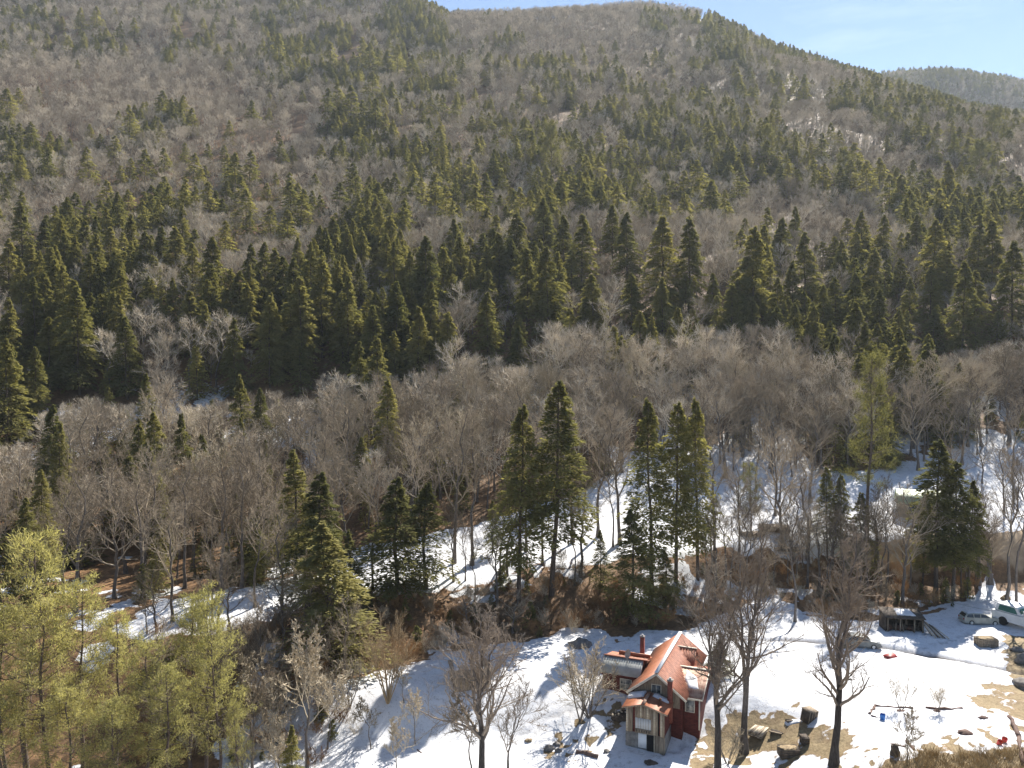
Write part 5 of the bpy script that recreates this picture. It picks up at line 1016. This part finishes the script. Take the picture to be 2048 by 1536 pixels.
# green roofed cabin behind the roadside trees
x, y, z = G(1835, 1030); gc = empty('green_roof_cabin', (x, y, z), -.35); tag(gc, 'small cabin with pale green metal roof behind the roadside trees', 'cabin')
M_GRNR = surf('pale_green_metal', (0.36, 0.44, 0.28), (0.50, 0.58, 0.38), 1, rough=.5); M_CABW = surf('grey_board_wall', (0.2, 0.18, 0.15), (0.34, 0.31, 0.27), 3)
prism('wall', [(-2.2, -.5), (2.2, -.5), (2.2, 2.4), (0, 4.0), (-2.2, 2.4)], 'x', -3, 3, M_CABW, gc)
slab('roof', (-3.3, 0, 4.2), (3.3, 0, 4.2), (3.3, -2.7, 2.25), (-3.3, -2.7, 2.25), .08, M_GRNR, gc, ribs=20); slab('roof', (-3.3, 0, 4.2), (3.3, 0, 4.2), (3.3, 2.7, 2.25), (-3.3, 2.7, 2.25), .08, M_GRNR, gc, ribs=20)
win(gc, -1.2, -2.2, .9, 1.0, 1.0, 'y', cols=2); B_d = bm_box('door', .8, 1.7, -2.25, -2.203, 0, 2.0, M_WOODD, gc); bm_box('handle', 1.55, 1.6, -2.28, -2.253, 1, 1.1, M_IRON, B_d)
# wire strung from the thicket to the truck
a = np.array(G(1892, 1222))+[0, 0, 1.5]; b = np.array(G(2010, 1248))+[0, 0, 1.6]
P_ = np.array([[a*(1-f_)+b*f_-[0, 0, .5*4*f_*(1-f_)*.5] for f_ in np.linspace(0, 1, 12)]]); v_, q_3 = tubes(P_, np.full((1, 12), .025), 4); tag(link('wire', mesh('wire', v_, [q_3], M_GREYR)), 'pale wire strung from the thicket to the wagon', 'wire')
# dry weeds in the dead grass and along the lower edge, and twigs on the snow
def tuft(seed, n_, h, m):
    r = np.random.default_rng(seed); B0 = np.concatenate([r.normal(size=(n_, 2))*.14, np.zeros((n_, 1))], 1); D = unit(np.concatenate([r.normal(size=(n_, 2))*.45, np.ones((n_, 1))], 1))*(h*(.4+.8*r.random(n_)))[:, None]
    v_, f_ = blades(B0, D, np.full(n_, .03), r); return mesh('weed', v_, [f_], m)
M_STRAW = twig_mat('straw', (0.26, 0.19, 0.10), (0.50, 0.40, 0.24))
wp = []
for poly, dn in ((bare_polys[0], 9.0), (bare_polys[1], 8.0), (bare_polys[2], 6.0), (bare_polys[3], 2.5)):
    q = wpoly(poly); xs_ = [a[0] for a in q]; ys_ = [a[1] for a in q]; n_ = int(min(9000, (max(xs_)-min(xs_))*(max(ys_)-min(ys_))*dn)); X = rng.uniform(min(xs_), max(xs_), n_); Y = rng.uniform(min(ys_), max(ys_), n_); m = inpoly(X, Y, q)
    for a_, b_ in zip(X[m], Y[m]): wp.append((a_, b_, rng.uniform(.5, 1.0)*(1.6 if dn == 6.0 else .45), rng.integers(0, 3)))
instancer('dry_weeds', wp, proto_obs([tuft(1, 26, 1.0, M_STRAW), tuft(2, 18, 1.3, M_STRAW), tuft(3, 30, .7, M_STRAW)], 'weed'), 'dry straw coloured grass and weeds on the bare ground of the yard', 1.0)
dp = []
for _ in range(1100):
    px_ = rng.uniform(650, 2040); py_ = rng.uniform(1285, 1536)
    q = G(px_, py_); dp.append((q[0], q[1], rng.uniform(.15, .6), rng.integers(0, 3)))
instancer('fallen_twigs', dp, proto_obs([blob('clod', M_IRONW, None, (.22, .16, .12), seed=k, rough=.5, sub=1) if False else tuft(k+5, 8, .5, M_IRONW) for k in range(3)], 'twig'), 'bits of twig and dead weed poking through the snow', 1.0)
